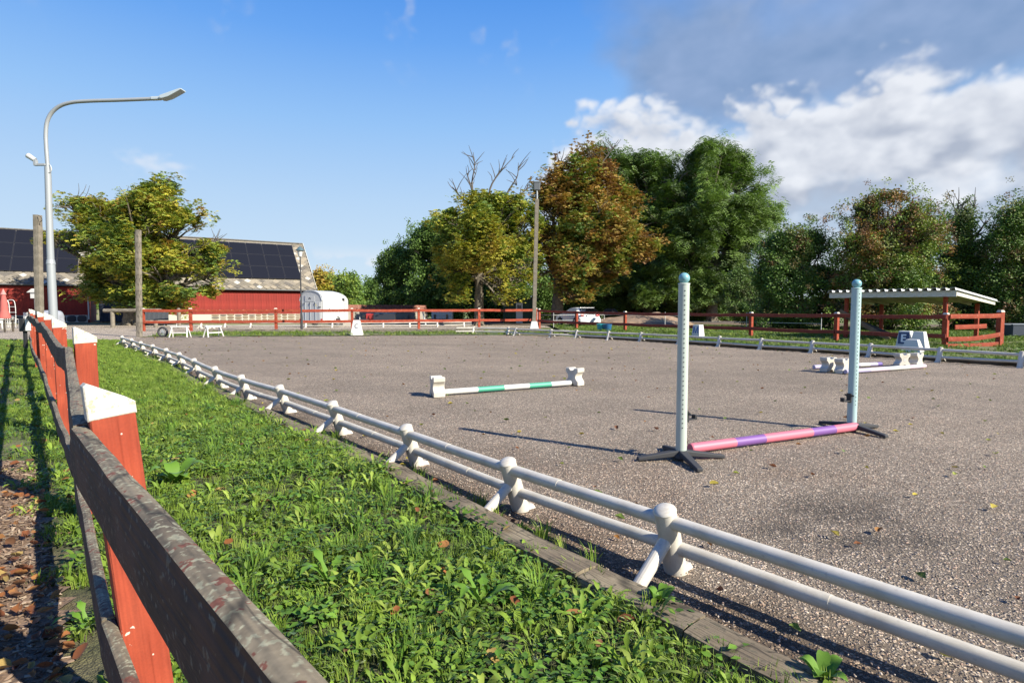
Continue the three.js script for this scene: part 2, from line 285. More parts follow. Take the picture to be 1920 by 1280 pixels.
// ---------------------------------------------------------------- ground, arena, lawns, drive
const EDGE = [[6, 3.6], [3.6, 0.8], [2.2, -0.85], [1.25, -1.98], [0.83, -2.48], [0.4, -2.98], [-0.22, -3.8], [-1.05, -4.93], [-2.2, -6.25], [-3.75, -8.15], [-5.95, -10.7], [-8.45, -13.95], [-11.0, -17.0], [-13.9, -20.4], [-15.9, -22.9]];
const RIGHT = [[3.2, -28.0], [4.55, -26.2], [5.75, -24.6], [7.9, -21.5], [9.0, -19.9], [10.1, -18.6], [11.0, -17.1], [11.9, -15.5], [12.85, -14.1], [20.5, -2.2], [26, 6.5]];
const FIELD = 1500;
{
  const g = new THREE.RingGeometry(0.01, FIELD, 96, 40); g.rotateX(-Math.PI / 2); const p = g.attributes.position, c = [], uv = [];
  for (let i = 0; i < p.count; i++) { const x = p.getX(i), z = p.getZ(i), n = fbm(x * 0.01, z * 0.01, 801, 4), k = mixc([2.3, 1.5, 3.0], [1.3, 1.15, 1.5], smooth(0.4, 0.6, n)); c.push(...k); uv.push(x, z); }
  g.setAttribute('color', new THREE.Float32BufferAttribute(c, 3)); g.setAttribute('uv', new THREE.Float32BufferAttribute(uv, 2)); g.translate(0, -0.04, 0);
  structure('field', g, M.turf);
}
const arenaPoly = [...EDGE, [-16.6, -24.2], [-18.3, -28.4], [-17.5, -29.4], [-9, -30], [-0.5, -31], [2.2, -29.6], ...RIGHT, [8, 7]];
const DAMP = [G(1580, 955), G(1470, 985), G(1660, 1010), G(1700, 950)];
structure('arena_surface', groundGrid(arenaPoly, (x, z) => (fbm(x * 0.5, z * 0.5, 811, 4) - 0.5) * 0.03 + (fbm(x * 3, z * 3, 815, 2) - 0.5) * 0.012 - 0.01, 0.2, (x, z) => {
  let k = 0.93 + (fbm(x * 0.35, z * 0.35, 812, 4) - 0.5) * 0.35 + (fbm(x * 2.2, z * 2.2, 813, 3) - 0.5) * 0.16;
  const dirt = smooth(0.52, 0.7, fbm(x * 0.8 + 3, z * 0.8, 817, 5)) * smooth(-9, -3, z) * 0.55;
  let d = 0; for (const [i, r] of [[0, 0.8], [1, 0.42], [2, 0.5], [3, 0.45]]) { const q = DAMP[i]; d = Math.max(d, smooth(r, r * 0.25, Math.hypot(x - q.x, (z - q.z) * 1.3) + (fbm(x * 3.3, z * 3.3, 814, 5) - 0.5) * 1.0)); }
  let e = 1e9; for (let i = 1; i < EDGE.length; i++) { const [ax, az] = EDGE[i - 1], [bx, bz] = EDGE[i], t = clamp(((x - ax) * (bx - ax) + (z - az) * (bz - az)) / ((bx - ax) ** 2 + (bz - az) ** 2)); e = Math.min(e, Math.hypot(x - ax - t * (bx - ax), z - az - t * (bz - az))); }
  const soil = smooth(0.75, 0.2, e + (fbm(x * 2.5, z * 2.5, 816, 4) - 0.5) * 0.7);     // bare earth with little gravel along the sleepers
  k *= 1 - 0.55 * d; const c = mulc([k, k * lerp(1, 0.86, dirt), k * lerp(1, 0.76, dirt)], 1 - 0.22 * dirt); return [c[0] * lerp(1, 0.5, soil), c[1] * lerp(1, 0.44, soil), c[2] * lerp(1, 0.38, soil)];
}), M.gravel);
const lawnPoly = [...EDGE, [-16.6, -24.2], [-22, -24.9], [-40, -24.6], [-62, -23], [-62, 6], [6, 6]];
const mulchPoly = [[0.9, 0.75], [-1.25, -1.6], [-4.35, -5.15], [-5.6, -5.5], [-7, -4.6], [-9, -4.2], [-9, 3], [3, 3]];
structure('lawn', groundGrid(lawnPoly, (x, z) => 0.035 + (fbm(x * 0.6, z * 0.6, 821, 3) - 0.5) * 0.05, 0.25, (x, z) => {
  const left = x < -1 + 0.86 * (z + 1.4) - 0.1, n = fbm(x * 0.9, z * 0.9, 822, 4), m = left && inPoly(x, z, mulchPoly);
  if (m) return [1.25, 0.72, 1.7];
  const bare = left ? smooth(0.46, 0.62, n) : smooth(0.62, 0.8, n); return left ? mixc([0.85, 0.9, 0.8], [1.3, 0.9, 1.9], bare) : mixc(mixc([0.55, 0.42, 0.7], [1.25, 1.35, 1.0], smooth(-5, -11, z)), [0.8, 0.5, 1.2], bare);
}), M.turf);
structure('mulch_bed', groundGrid(mulchPoly, (x, z) => 0.062 + (fbm(x * 1.5, z * 1.5, 823, 3) - 0.5) * 0.04, 0.12, (x, z) => { const n = fbm(x * 2, z * 2, 824, 4); return mulc([1.25, 1.1, 0.98], 0.8 + 0.7 * n); }), M.soil);
const driveTint = (x, z) => { const k = 1.2 + (fbm(x * 0.25, z * 0.25, 831, 4) - 0.5) * 0.3; return [k * 0.98, k * 1.02, k * 1.04]; };
structure('gravel_drive', groundGrid([[-62, -24.2], [-40, -24.4], [-22, -24.7], [-16.4, -24], [-18.6, -29], [-18.4, -33.6], [1.5, -34.6], [3, -46], [-10, -50], [-24, -47], [-29, -46], [-62, -50]], -0.012, 0.8, driveTint), M.drive);
structure('verge', groundGrid([[-18.6, -28.2], [-9, -29.4], [-0.5, -30.4], [2.4, -29.2], [3.2, -33], [1.6, -35], [-18.6, -33.8]], (x, z) => 0.012 + (fbm(x, z, 841, 3) - 0.5) * 0.04, 0.4, (x, z) => mixc([0.75, 0.8, 0.9], [1.7, 1.1, 2.4], smooth(0.4, 0.62, fbm(x * 1.2, z * 1.2, 842, 4)))), M.turf);
structure('paddock_grass', groundGrid([[3.1, -30.5], [3.75, -27.9], [5.1, -26.1], [6.3, -24.5], [8.3, -21.2], [9.4, -19.7], [10.5, -18.4], [11.4, -16.9], [12.3, -15.3], [13.25, -13.9], [20.9, -2], [26.4, 6.5], [62, 7], [62, -36], [22, -36], [12, -44], [3, -44]], (x, z) => 0.09 + (fbm(x * 0.7, z * 0.7, 851, 3) - 0.5) * 0.05, 0.4, (x, z) => mixc([0.95, 1.0, 0.8], [1.5, 1.1, 2.0], smooth(0.5, 0.68, fbm(x * 0.8, z * 0.8, 852, 4)))), M.turf);
structure('woodland_floor', groundGrid([[3, -43.5], [12, -43.5], [22, -35.5], [62, -35.5], [62, -43], [30, -48], [20, -66], [-14, -68], [-24, -62], [-20, -52], [-10, -49.5], [3, -45.5]], 0.02, 1.0, (x, z) => mulc([0.95, 0.9, 0.8], 0.8 + 0.5 * fbm(x * 0.5, z * 0.5, 861, 4))), M.soil);

// ---------------------------------------------------------------- small plants
function strip(pts, w, nrm) {           // leaf along points, half-width at each; folded a little along its middle
  const pos = [], idx = [];
  pts.forEach((p, i) => { const q = pts[Math.min(i + 1, pts.length - 1)].clone().sub(pts[Math.max(i - 1, 0)]), s = q.cross(nrm).normalize().multiplyScalar(w[i]); pos.push(p.x - s.x, p.y - s.y + w[i] * 0.25, p.z - s.z, p.x, p.y, p.z, p.x + s.x, p.y + s.y + w[i] * 0.25, p.z + s.z); });
  for (let i = 0; i < pts.length - 1; i++) { const a = i * 3, b = a + 3; idx.push(a, a + 1, b, a + 1, b + 1, b, a + 1, a + 2, b + 1, a + 2, b + 2, b + 1); }
  const g = new THREE.BufferGeometry(); g.setAttribute('position', new THREE.Float32BufferAttribute(pos, 3)); g.setIndex(idx); g.computeVertexNormals(); return g;
}
function bladeTuft(n, h, r, w) {
  const a = []; for (let i = 0; i < n; i++) { const t = rr(0, 6.28), d = V(Math.cos(t), 0, Math.sin(t)), q = Math.sqrt(rnd()) * r, o = V(Math.cos(t + 1) * q, 0, Math.sin(t + 1) * q), hh = h * rr(0.55, 1.1), lean = rr(0.15, 0.75);
    a.push(strip([o, o.clone().addScaledVector(d, hh * lean * 0.35).add(V(0, hh * 0.6, 0)), o.clone().addScaledVector(d, hh * lean).add(V(0, hh * (1 - lean * 0.35), 0))], [w, w * 0.8, w * 0.1], V(-d.z, 0, d.x).cross(d))); }
  return merge(a);
}
function rosette(n, L, w, lobed, rise = 0.6) {
  const a = []; for (let i = 0; i < n; i++) { const t = i / n * 6.28 + rr(-0.4, 0.4), d = V(Math.cos(t), 0, Math.sin(t)), l = L * rr(0.6, 1.1), k = 6, pts = [], ws = [], up = rr(0.3, 1.0) * rise;
    for (let j = 0; j <= k; j++) { const s = j / k; pts.push(d.clone().multiplyScalar(l * (0.08 + s * 0.85)).add(V(0, l * up * Math.sin(s * 2.1) * 0.8, 0))); ws.push(w * Math.sin(Math.PI * Math.min(0.97, 0.12 + s * 0.85)) * (lobed ? (j % 2 ? 1.15 : 0.45) * (0.4 + 0.75 * s) : 1) + 0.001); }
    a.push(strip(pts, ws, V(-d.z, 0, d.x).cross(d))); }
  return merge(a);
}
function lowLeaves(n, r, s, h) {
  const a = []; for (let i = 0; i < n; i++) { const t = rr(0, 6.28), q = Math.sqrt(rnd()) * r, o = V(Math.cos(t) * q, h * rr(0.25, 1), Math.sin(t) * q), t2 = rr(0, 6.28), d = V(Math.cos(t2), rr(-0.45, 0.35), Math.sin(t2)).normalize(), l = s * rr(0.7, 1.2);
    a.push(strip([o, o.clone().addScaledVector(d, l * 0.45), o.clone().addScaledVector(d, l)], [l * 0.12, l * 0.34, l * 0.03], V(rr(-0.3, 0.3), 1, rr(-0.3, 0.3)).normalize())); }
  return merge(a);
}
M.blade = leafMat([1, 1, 1], 0.35); M.leafy = leafMat([1, 1, 1], 0.3, { roughness: 0.62 });
const GREENS = [[0.165, 0.255, 0.024], [0.20, 0.30, 0.034], [0.135, 0.22, 0.022], [0.24, 0.315, 0.05], [0.11, 0.185, 0.02]];
const DEEP = [[0.08, 0.175, 0.02], [0.115, 0.22, 0.024], [0.055, 0.125, 0.018], [0.155, 0.26, 0.032], [0.095, 0.195, 0.02]];
const cc = (c, k = 1) => new THREE.Color().setRGB(c[0] * k, c[1] * k, c[2] * k);
const leftOfFence = (x, z) => x < -1 + 0.86 * (z + 1.4);
function scatter(poly, dens, cell = 0.5, view = true) {
  const out = [], xs = poly.map((p) => p[0]), zs = poly.map((p) => p[1]);
  for (let x = Math.min(...xs); x < Math.max(...xs); x += cell) for (let z = Math.min(...zs); z < Math.max(...zs); z += cell) {
    if (view && (z > 0.6 || Math.abs(x) > -z * 1.0 + 1.6)) continue;
    let n = dens(x + cell / 2, z + cell / 2) * cell * cell; n = Math.floor(n) + (rnd() < n % 1 ? 1 : 0);
    for (let i = 0; i < n; i++) { const a = x + rnd() * cell, b = z + rnd() * cell; if (inPoly(a, b, poly)) out.push([a, b]); }
  }
  return out;
}
const dummy = new THREE.Object3D();
function placeAll(pts, y, s0, s1, tilt = 0.25, flat = 1) { return pts.map(([x, z]) => { dummy.position.set(x, typeof y === 'function' ? y(x, z) : y, z); dummy.rotation.set(rr(-tilt, tilt), rr(0, 6.28), rr(-tilt, tilt)); const s = rr(s0, s1); dummy.scale.set(s, s * flat * rr(0.8, 1.2), s); dummy.updateMatrix(); return dummy.matrix.clone(); }); }
const tints = (n, pal, lo = 0.75, hi = 1.2) => Array.from({ length: n }, () => cc(pick(pal), rr(lo, hi)));
{
  rnd = mulberry(31);
  const near = (z) => smooth(-11, -5, z), strip_ = (x, z) => !leftOfFence(x, z);
  const lawnY = (x, z) => 0.03 + (fbm(x * 0.6, z * 0.6, 821, 3) - 0.5) * 0.05;
  const tuft = bladeTuft(18, 0.10, 0.06, 0.0028), tuft2 = bladeTuft(26, 0.17, 0.05, 0.0034), ros = rosette(8, 0.16, 0.0125, true, 1.0), ros2 = rosette(6, 0.105, 0.014, false, 1.1), low = lowLeaves(22, 0.11, 0.040, 0.085);
  const patch = (x, z) => fbm(x * 1.3, z * 1.3, 871, 3);
  let P = scatter(lawnPoly, (x, z) => strip_(x, z) ? 110 + 150 * smooth(-4, -9, z) + 100 * smooth(0.5, 0.62, patch(x, z)) : (inPoly(x, z, mulchPoly) ? 0 : 75 * smooth(0.58, 0.42, fbm(x * 0.9, z * 0.9, 822, 4)) + 20));
  stuff('lawn_grass', tuft, M.blade, placeAll(P, lawnY, 0.6, 1.1), tints(P.length, GREENS), 'short bright green grass on the lawns beside the red fence', 'grass');
  P = scatter(lawnPoly, (x, z) => strip_(x, z) ? 6 * near(z) * (0.3 + 2.5 * smooth(0.55, 0.7, patch(x - 5, z))) : 0); 
  stuff('long_grass', tuft2, M.blade, placeAll(P, lawnY, 0.7, 1.3), tints(P.length, DEEP, 0.8, 1.3), 'taller dark green grass tufts among the weeds', 'grass');
  P = scatter(lawnPoly, (x, z) => strip_(x, z) ? (26 + 22 * smooth(0.4, 0.6, patch(x + 7, z))) * (0.35 + 0.65 * near(z)) : (inPoly(x, z, mulchPoly) ? 0.5 : 9));
  stuff('dandelion_leaves', ros, M.leafy, placeAll(P, lawnY, 0.55, 1.25, 0.3), tints(P.length, GREENS, 0.8, 1.25), 'jagged dandelion leaves spread through the grass strip', 'weeds');
  P = scatter(lawnPoly, (x, z) => strip_(x, z) ? 16 * near(z) + 3 : (inPoly(x, z, mulchPoly) ? 0.3 : 4));
  stuff('plantain_leaves', ros2, M.leafy, placeAll(P, lawnY, 0.5, 1.2, 0.3), tints(P.length, GREENS, 0.8, 1.2), 'broad smooth plantain leaves in the grass strip', 'weeds');
  P = scatter(lawnPoly, (x, z) => strip_(x, z) ? 72 * near(z) * (0.30 + 0.8 * smooth(0.35, 0.6, patch(x, z + 9))) : (inPoly(x, z, mulchPoly) ? 1.2 : 10));
  stuff('ground_cover', low, M.leafy, placeAll(P, lawnY, 0.6, 1.2, 0.2), tints(P.length, DEEP, 0.75, 1.3), 'low leafy ground cover filling the strip by the sleepers', 'weeds');
  // verge beyond the arena and the paddock on the right
  const far = bladeTuft(18, 0.14, 0.14, 0.008), farLow = lowLeaves(20, 0.2, 0.09, 0.14);
  P = scatter([[-18.6, -28.4], [-9, -29.6], [-0.5, -30.6], [2.4, -29.4], [3.2, -33], [1.6, -34.4], [-18.6, -33.4]], (x, z) => 9 * smooth(0.42, 0.56, fbm(x * 0.8, z * 0.8, 842, 4)) + 2);
  stuff('verge_grass', far, M.blade, placeAll(P, 0.0, 0.6, 1.3), tints(P.length, GREENS, 0.6, 1), 'patchy green weeds along the far edge of the arena', 'grass');
  const padd = [[3.1, -30.5], [3.75, -27.9], [5.1, -26.1], [6.3, -24.5], [8.3, -21.2], [9.4, -19.7], [10.5, -18.4], [11.4, -16.9], [12.3, -15.3], [13.25, -13.9], [20.9, -2], [40, -10], [44, -34], [12, -44], [3, -44]];
  P = scatter(padd, (x, z) => 22 * smooth(0.66, 0.45, fbm(x * 0.8, z * 0.8, 852, 4)) + 5);
  stuff('paddock_tufts', far, M.blade, placeAll(P, 0.08, 0.5, 1.1), tints(P.length, GREENS, 0.6, 1.05), 'green grass between the white rails and the hedge', 'grass');
  P = scatter(padd, (x, z) => 1.4 * smooth(0.52, 0.62, fbm(x * 0.6, z * 0.6, 872, 3)));
  stuff('paddock_weeds', farLow, M.leafy, placeAll(P, 0.08, 0.6, 1.5), tints(P.length, DEEP, 0.7, 1.1), 'leafy weeds growing along the foot of the right fence', 'weeds');
  // weeds and grass along the sleepers on the arena side
  const along = (d0, d1, dens) => { const o = []; for (let i = 3; i < EDGE.length; i++) { const [ax, az] = EDGE[i - 1], [bx, bz] = EDGE[i], L = Math.hypot(bx - ax, bz - az), nx = -(bz - az) / L, nz = (bx - ax) / L; for (let k = 0; k < dens * L; k++) { const t = rnd(), d = rr(d0, d1); if (fbm((ax + t * (bx - ax)) * 1.6, (az + t * (bz - az)) * 1.6, 875, 3) > 0.47) o.push([lerp(ax, bx, t) + nx * d, lerp(az, bz, t) + nz * d]); } } return o; };
  P = along(0.10, 0.24, 9); stuff('edge_grass', tuft2, M.blade, placeAll(P, -0.01, 0.5, 1.0), tints(P.length, GREENS, 0.8, 1.15), 'wispy grass growing on the arena side of the sleepers', 'grass');
  P = along(0.10, 0.24, 3); stuff('edge_weeds', ros2, M.leafy, placeAll(P, -0.01, 0.4, 0.8), tints(P.length, DEEP, 0.8, 1.2), 'small weeds rooted against the arena side of the sleepers', 'weeds');
}
// fallen leaves and mulch
{
  rnd = mulberry(41);
  const curl = (n) => { const g = new THREE.CircleGeometry(0.5, 9), p = g.attributes.position; for (let i = 0; i < p.count; i++) { const x = p.getX(i), y = p.getY(i), a = Math.atan2(y, x), k = i ? 0.75 + 0.5 * h2(i, n, 5) : 1; p.setXYZ(i, x * k * 0.62, (x * x * 1.3 + y * y * 0.5) * (0.5 + h2(n, 3, 4)) * 0.75, y * k); } g.computeVertexNormals(); return g; };
  M.dryLeaf = leafMat([1, 1, 1], 0.25, { roughness: 0.85 });
  const AUT = [[0.27, 0.10, 0.03], [0.31, 0.14, 0.045], [0.19, 0.065, 0.025], [0.36, 0.25, 0.08], [0.14, 0.065, 0.03]], YEL = [[0.38, 0.31, 0.05], [0.25, 0.28, 0.04], [0.30, 0.14, 0.035], [0.21, 0.08, 0.03], [0.13, 0.19, 0.035]];
  let P = scatter(mulchPoly, (x, z) => 190 * (0.25 + smooth(0.45, 0.62, fbm(x * 1.6, z * 1.6, 881, 3)) + 0.5 * smooth(-3.1, -2.4, z)));
  stuff('fallen_leaves', curl(1), M.dryLeaf, placeAll(P, 0.085, 0.03, 0.075, 0.5), tints(P.length, AUT, 0.7, 1.2), 'brown and orange fallen leaves on the mulch by the red fence', 'leaves');
  P = scatter(arenaPoly, (x, z) => { let e = 1e9; for (const [a, b] of EDGE) e = Math.min(e, Math.hypot(x - a, z - b)); return 1.3 + 1.5 * smooth(-9, -3, z) + 16 * smooth(0.9, 0.2, e) * smooth(0.4, 0.65, fbm(x * 1.4, z * 1.4, 883, 3)); });
  stuff('arena_leaves', curl(2), M.dryLeaf, placeAll(P, 0.012, 0.035, 0.085, 0.35), tints(P.length, YEL, 0.7, 1.15), 'yellow and brown leaves blown across the arena gravel', 'leaves');
  P = scatter(lawnPoly, (x, z) => leftOfFence(x, z) ? 4 : 7 * smooth(-12, -3, z) + 0.5);
  stuff('lawn_leaves', curl(3), M.dryLeaf, placeAll(P, (x, z) => rr(0.06, 0.10), 0.035, 0.085, 0.6), tints(P.length, AUT, 0.8, 1.2), 'dry leaves caught in the grass strip', 'leaves');
  const chip = new THREE.BoxGeometry(1, 0.12, 0.28); P = scatter(mulchPoly, () => 1500);
  stuff('mulch_chips', chip, std([1, 1, 1], 0.95), placeAll(P, 0.066, 0.012, 0.04, 0.5), tints(P.length, [[0.15, 0.095, 0.06], [0.24, 0.165, 0.11], [0.09, 0.055, 0.035], [0.34, 0.26, 0.18]], 0.7, 1.2), 'brown bark mulch on the bare bed', 'mulch');
  const peb = new THREE.IcosahedronGeometry(0.5, 0); P = scatter(arenaPoly, (x, z) => 620 * smooth(-9, -2.5, z) + 40 * smooth(-20, -9, z));
  stuff('pebbles', peb, std([1, 1, 1], 0.9), placeAll(P, 0.0, 0.006, 0.014, 1.2, 0.7), tints(P.length, [[0.36, 0.30, 0.24], [0.27, 0.21, 0.165], [0.46, 0.39, 0.32], [0.38, 0.265, 0.20], [0.15, 0.12, 0.095]], 0.75, 1.2), 'loose pale pebbles of the arena gravel', 'gravel');
}

// a few single broad-leaved plants
{
  rnd = mulberry(45); const big = rosette(9, 0.2, 0.05, false, 1.0), lobedBig = rosette(8, 0.24, 0.034, true, 1.1); const gm = leafMat([0.12, 0.24, 0.025], 0.3, { roughness: 0.55 });
  [[330, 905, big, 1.1, 'broad-leaved weed growing at the foot of the first red post'], [165, 1175, lobedBig, 0.6, 'small lobed weed on the mulch beside the bottom rail'], [905, 1130, lobedBig, 0.9, 'large jagged-leaved weed standing up from the grass strip'], [1240, 1130, big, 0.45, 'small weed sprouting through the sleepers below the rail support'], [620, 1090, lobedBig, 0.9, 'tall pale jagged-leaved weed in the middle of the strip'], [1545, 1275, big, 0.5, 'broad weed at the sleeper end by the lower rail']].forEach(([px, py, g, s, label]) => { const o = thing('weed_plant', label, 'plant', G(px, py, 0.06)); const m = part(o, 'leaves', g, gm); m.scale.setScalar(s); });
}

// ---------------------------------------------------------------- red post-and-rail fence beside the camera
rnd = mulberry(51);
const RAILMATS = [M.railShaded, M.redWorn, M.moss, M.redWorn, M.moss, M.moss];  // first face, turned from the sun, carries painted shade
function capGeo(w, hHi, hLo) {      // sloping white post top: high on -x, low on +x, with a painted collar below
  const g = prism([[-w / 2 - 0.003, -0.035], [w / 2 + 0.003, -0.03], [w / 2 + 0.003, hLo - 0.012], [w / 2 - 0.012, hLo], [-w / 2 + 0.006, hHi], [-w / 2 - 0.003, hHi - 0.008]], w + 0.006, 0.004, 1); return boxUV(g);
}
{
  // post tops found from their pixels: about 2.4 m apart in depth along a line 40 degrees left of the view
  const LINE = [[1.25, 0.9], [-1.25, -1.75], [-2.86, -3.8], [-4.94, -6.2], [-7.0, -8.6], [-9.1, -11], [-11.2, -13.4], [-13.3, -15.8], [-15.3, -18.2], [-17.4, -20.6]];
  const tops = [1.2, 1.195, 1.285, 1.30, 1.33, 1.33, 1.34, 1.34, 1.34, 1.34], LEAN = [0, 0.10, 0.01, 0.012, 0, 0.015, -0.01, 0.01, 0, 0], W = 0.118;
  const fence = thing('wooden_fence', 'weathered red post-and-rail fence with white caps between mulch and grass strip', 'fence', V(-1.13, 0, -1.75));
  const dir = V(-0.652, 0, -0.758), side = V(-0.758, 0, 0.652);        // along the fence, away from the arena
  const turn = Math.atan2(-side.z, side.x) + Math.PI;                    // local -x of the cap looks away from the arena
  const on = (k, h) => V(LINE[k][0] + LEAN[k] * (tops[k] - h), h, LINE[k][1]);
  for (let k = 0; k < LINE.length; k++) {
    const top = tops[k], post = part(fence, 'post', mv(box(W, top + 0.25, W, 0.006), 0, (top - 0.25) / 2, 0), M.red, on(k, 0).sub(fence.position));
    post.quaternion.setFromAxisAngle(V(0, 0, 1), LEAN[k]).multiply(new THREE.Quaternion().setFromAxisAngle(V(0, 1, 0), turn));
    part(post, 'post_cap', capGeo(W, 0.078, 0.018), M.whiteWood, V(0, top + 0.006, 0));
  }
  const off = side.clone().multiplyScalar(W / 2 + 0.027), lows = [0.48, 0.46, 0.43, 0.40, 0.42, 0.43, 0.42, 0.43, 0.42, 0.42];
  for (let i = 0; i < LINE.length - 1; i++) {
    const rail = (h, j) => on(j, h).add(off).addScaledVector(dir, j === i ? 0.02 : 0.012);
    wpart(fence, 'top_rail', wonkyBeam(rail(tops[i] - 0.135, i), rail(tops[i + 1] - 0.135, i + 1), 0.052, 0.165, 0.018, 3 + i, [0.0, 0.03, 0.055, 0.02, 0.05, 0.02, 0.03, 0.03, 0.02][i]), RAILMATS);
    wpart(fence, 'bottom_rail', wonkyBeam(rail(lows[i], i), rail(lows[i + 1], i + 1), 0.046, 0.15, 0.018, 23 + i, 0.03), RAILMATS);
  }
}

// ---------------------------------------------------------------- far red fences
function farFence(name, label, posts, W, railHs, railH, ext = [0, 0], capped = true, mat = M.red, railMat = mat) {
  const f = thing(name, label, 'fence', posts[0].p.clone());
  const n = posts.length, dir = (i) => posts[Math.min(i + 1, n - 1)].p.clone().sub(posts[Math.max(i - 1, 0)].p).normalize();
  posts.forEach((q, i) => {
    const d = dir(i), t = Math.atan2(-d.z, d.x);
    const post = part(f, 'post', mv(box(W, q.h + 0.2, W, 0.008), 0, (q.h - 0.2) / 2, 0), mat, q.p.clone().sub(f.position), t);
    if (capped) part(post, 'post_cap', mv(frustum(W + 0.012, W + 0.012, W * 0.7, W * 0.7, 0.06, 0.004), 0, q.h + 0.002, 0), M.whiteWood);
  });
  for (let i = 0; i < n - 1; i++) {
    const d = posts[i + 1].p.clone().sub(posts[i].p).normalize(), s = V(-d.z, 0, d.x).multiplyScalar(W / 2 + 0.022 + 0.003), A = posts[i].p.clone(), B = posts[i + 1].p.clone();
    if (s.dot(V(0, 0, 1)) < 0) s.negate();
    A.add(s).addScaledVector(d, i ? 0.012 : -ext[0] - 0.05); B.add(s).addScaledVector(d, i === n - 2 ? ext[1] + 0.05 : -0.012);
    railHs.forEach((r, k) => { wpart(f, k ? 'bottom_rail' : 'top_rail', wonkyBeam(A.clone().add(V(0, posts[i].h * r, 0)), B.clone().add(V(0, posts[i + 1].h * r, 0)), 0.042, railH, 0.03, 60 + i * 3 + k, 0.02), railMat); });
  }
  return f;
}
const backFence = farFence('wooden_fence', 'red two-rail fence with white post caps behind the far end of the arena', [[268, 35.4], [357, 35.6], [517, 36.2], [660, 36.8], [785, 38], [898, 39.5], [1005, 41]].map(([px, d]) => { const p = D(px, 600, d); p.y = 0; return { p, h: 1.36 }; }), 0.16, [0.93, 0.42], 0.17);
const sideFence = farFence('wooden_fence', 'red two-rail fence with shade painted into its rails, on grass between the right rails and the hedge', [[1011, 613], [1081, 617], [1172, 620.5], [1285, 626], [1408, 632], [1568, 641], [1772, 652]].map(([px, py], i) => ({ p: G(px, py, 0.06), h: [1.25, 1.16, 1.12, 1.12, 1.14, 1.16, 1.17][i] })), 0.15, [0.93, 0.36], 0.15, [0, 0], true, M.red, M.redShaded);
{
  // stub of fence with four boards beside the shelter
  const A = G(1774, 652, 0.06), B = G(1874, 650, 0.06), f = thing('fence_panel', 'bright red fence panel of four uneven boards beside the open shelter', 'fence', B.clone());
  const d = A.clone().sub(B).normalize(), t = Math.atan2(-d.z, d.x);
  const post = part(f, 'post', mv(box(0.17, 1.35, 0.17, 0.008), 0, 0.575, 0), M.red, V(0, 0, 0), t); part(post, 'post_cap', mv(frustum(0.18, 0.18, 0.12, 0.12, 0.07, 0.004), 0, 1.252, 0), M.whiteWood);
  const s = V(-d.z, 0, d.x); if (s.z < 0) s.negate(); s.multiplyScalar(0.11);
  const at = (u, h) => B.clone().lerp(A, u).add(s).add(V(0, h, 0));
  [[0.06, 1.0, 1.12, 1.10], [0.32, 0.9, 0.76, 0.72], [0.06, 1.02, 0.45, 0.31], [0.08, 1.02, 0.10, 0.06]].forEach(([u0, u1, h0, h1], i) => wpart(f, 'board', wonkyBeam(at(u0, h0), at(u1, h1), 0.04, 0.16, 0.03, 90 + i, i === 2 ? 0.05 : 0), M.red));
}

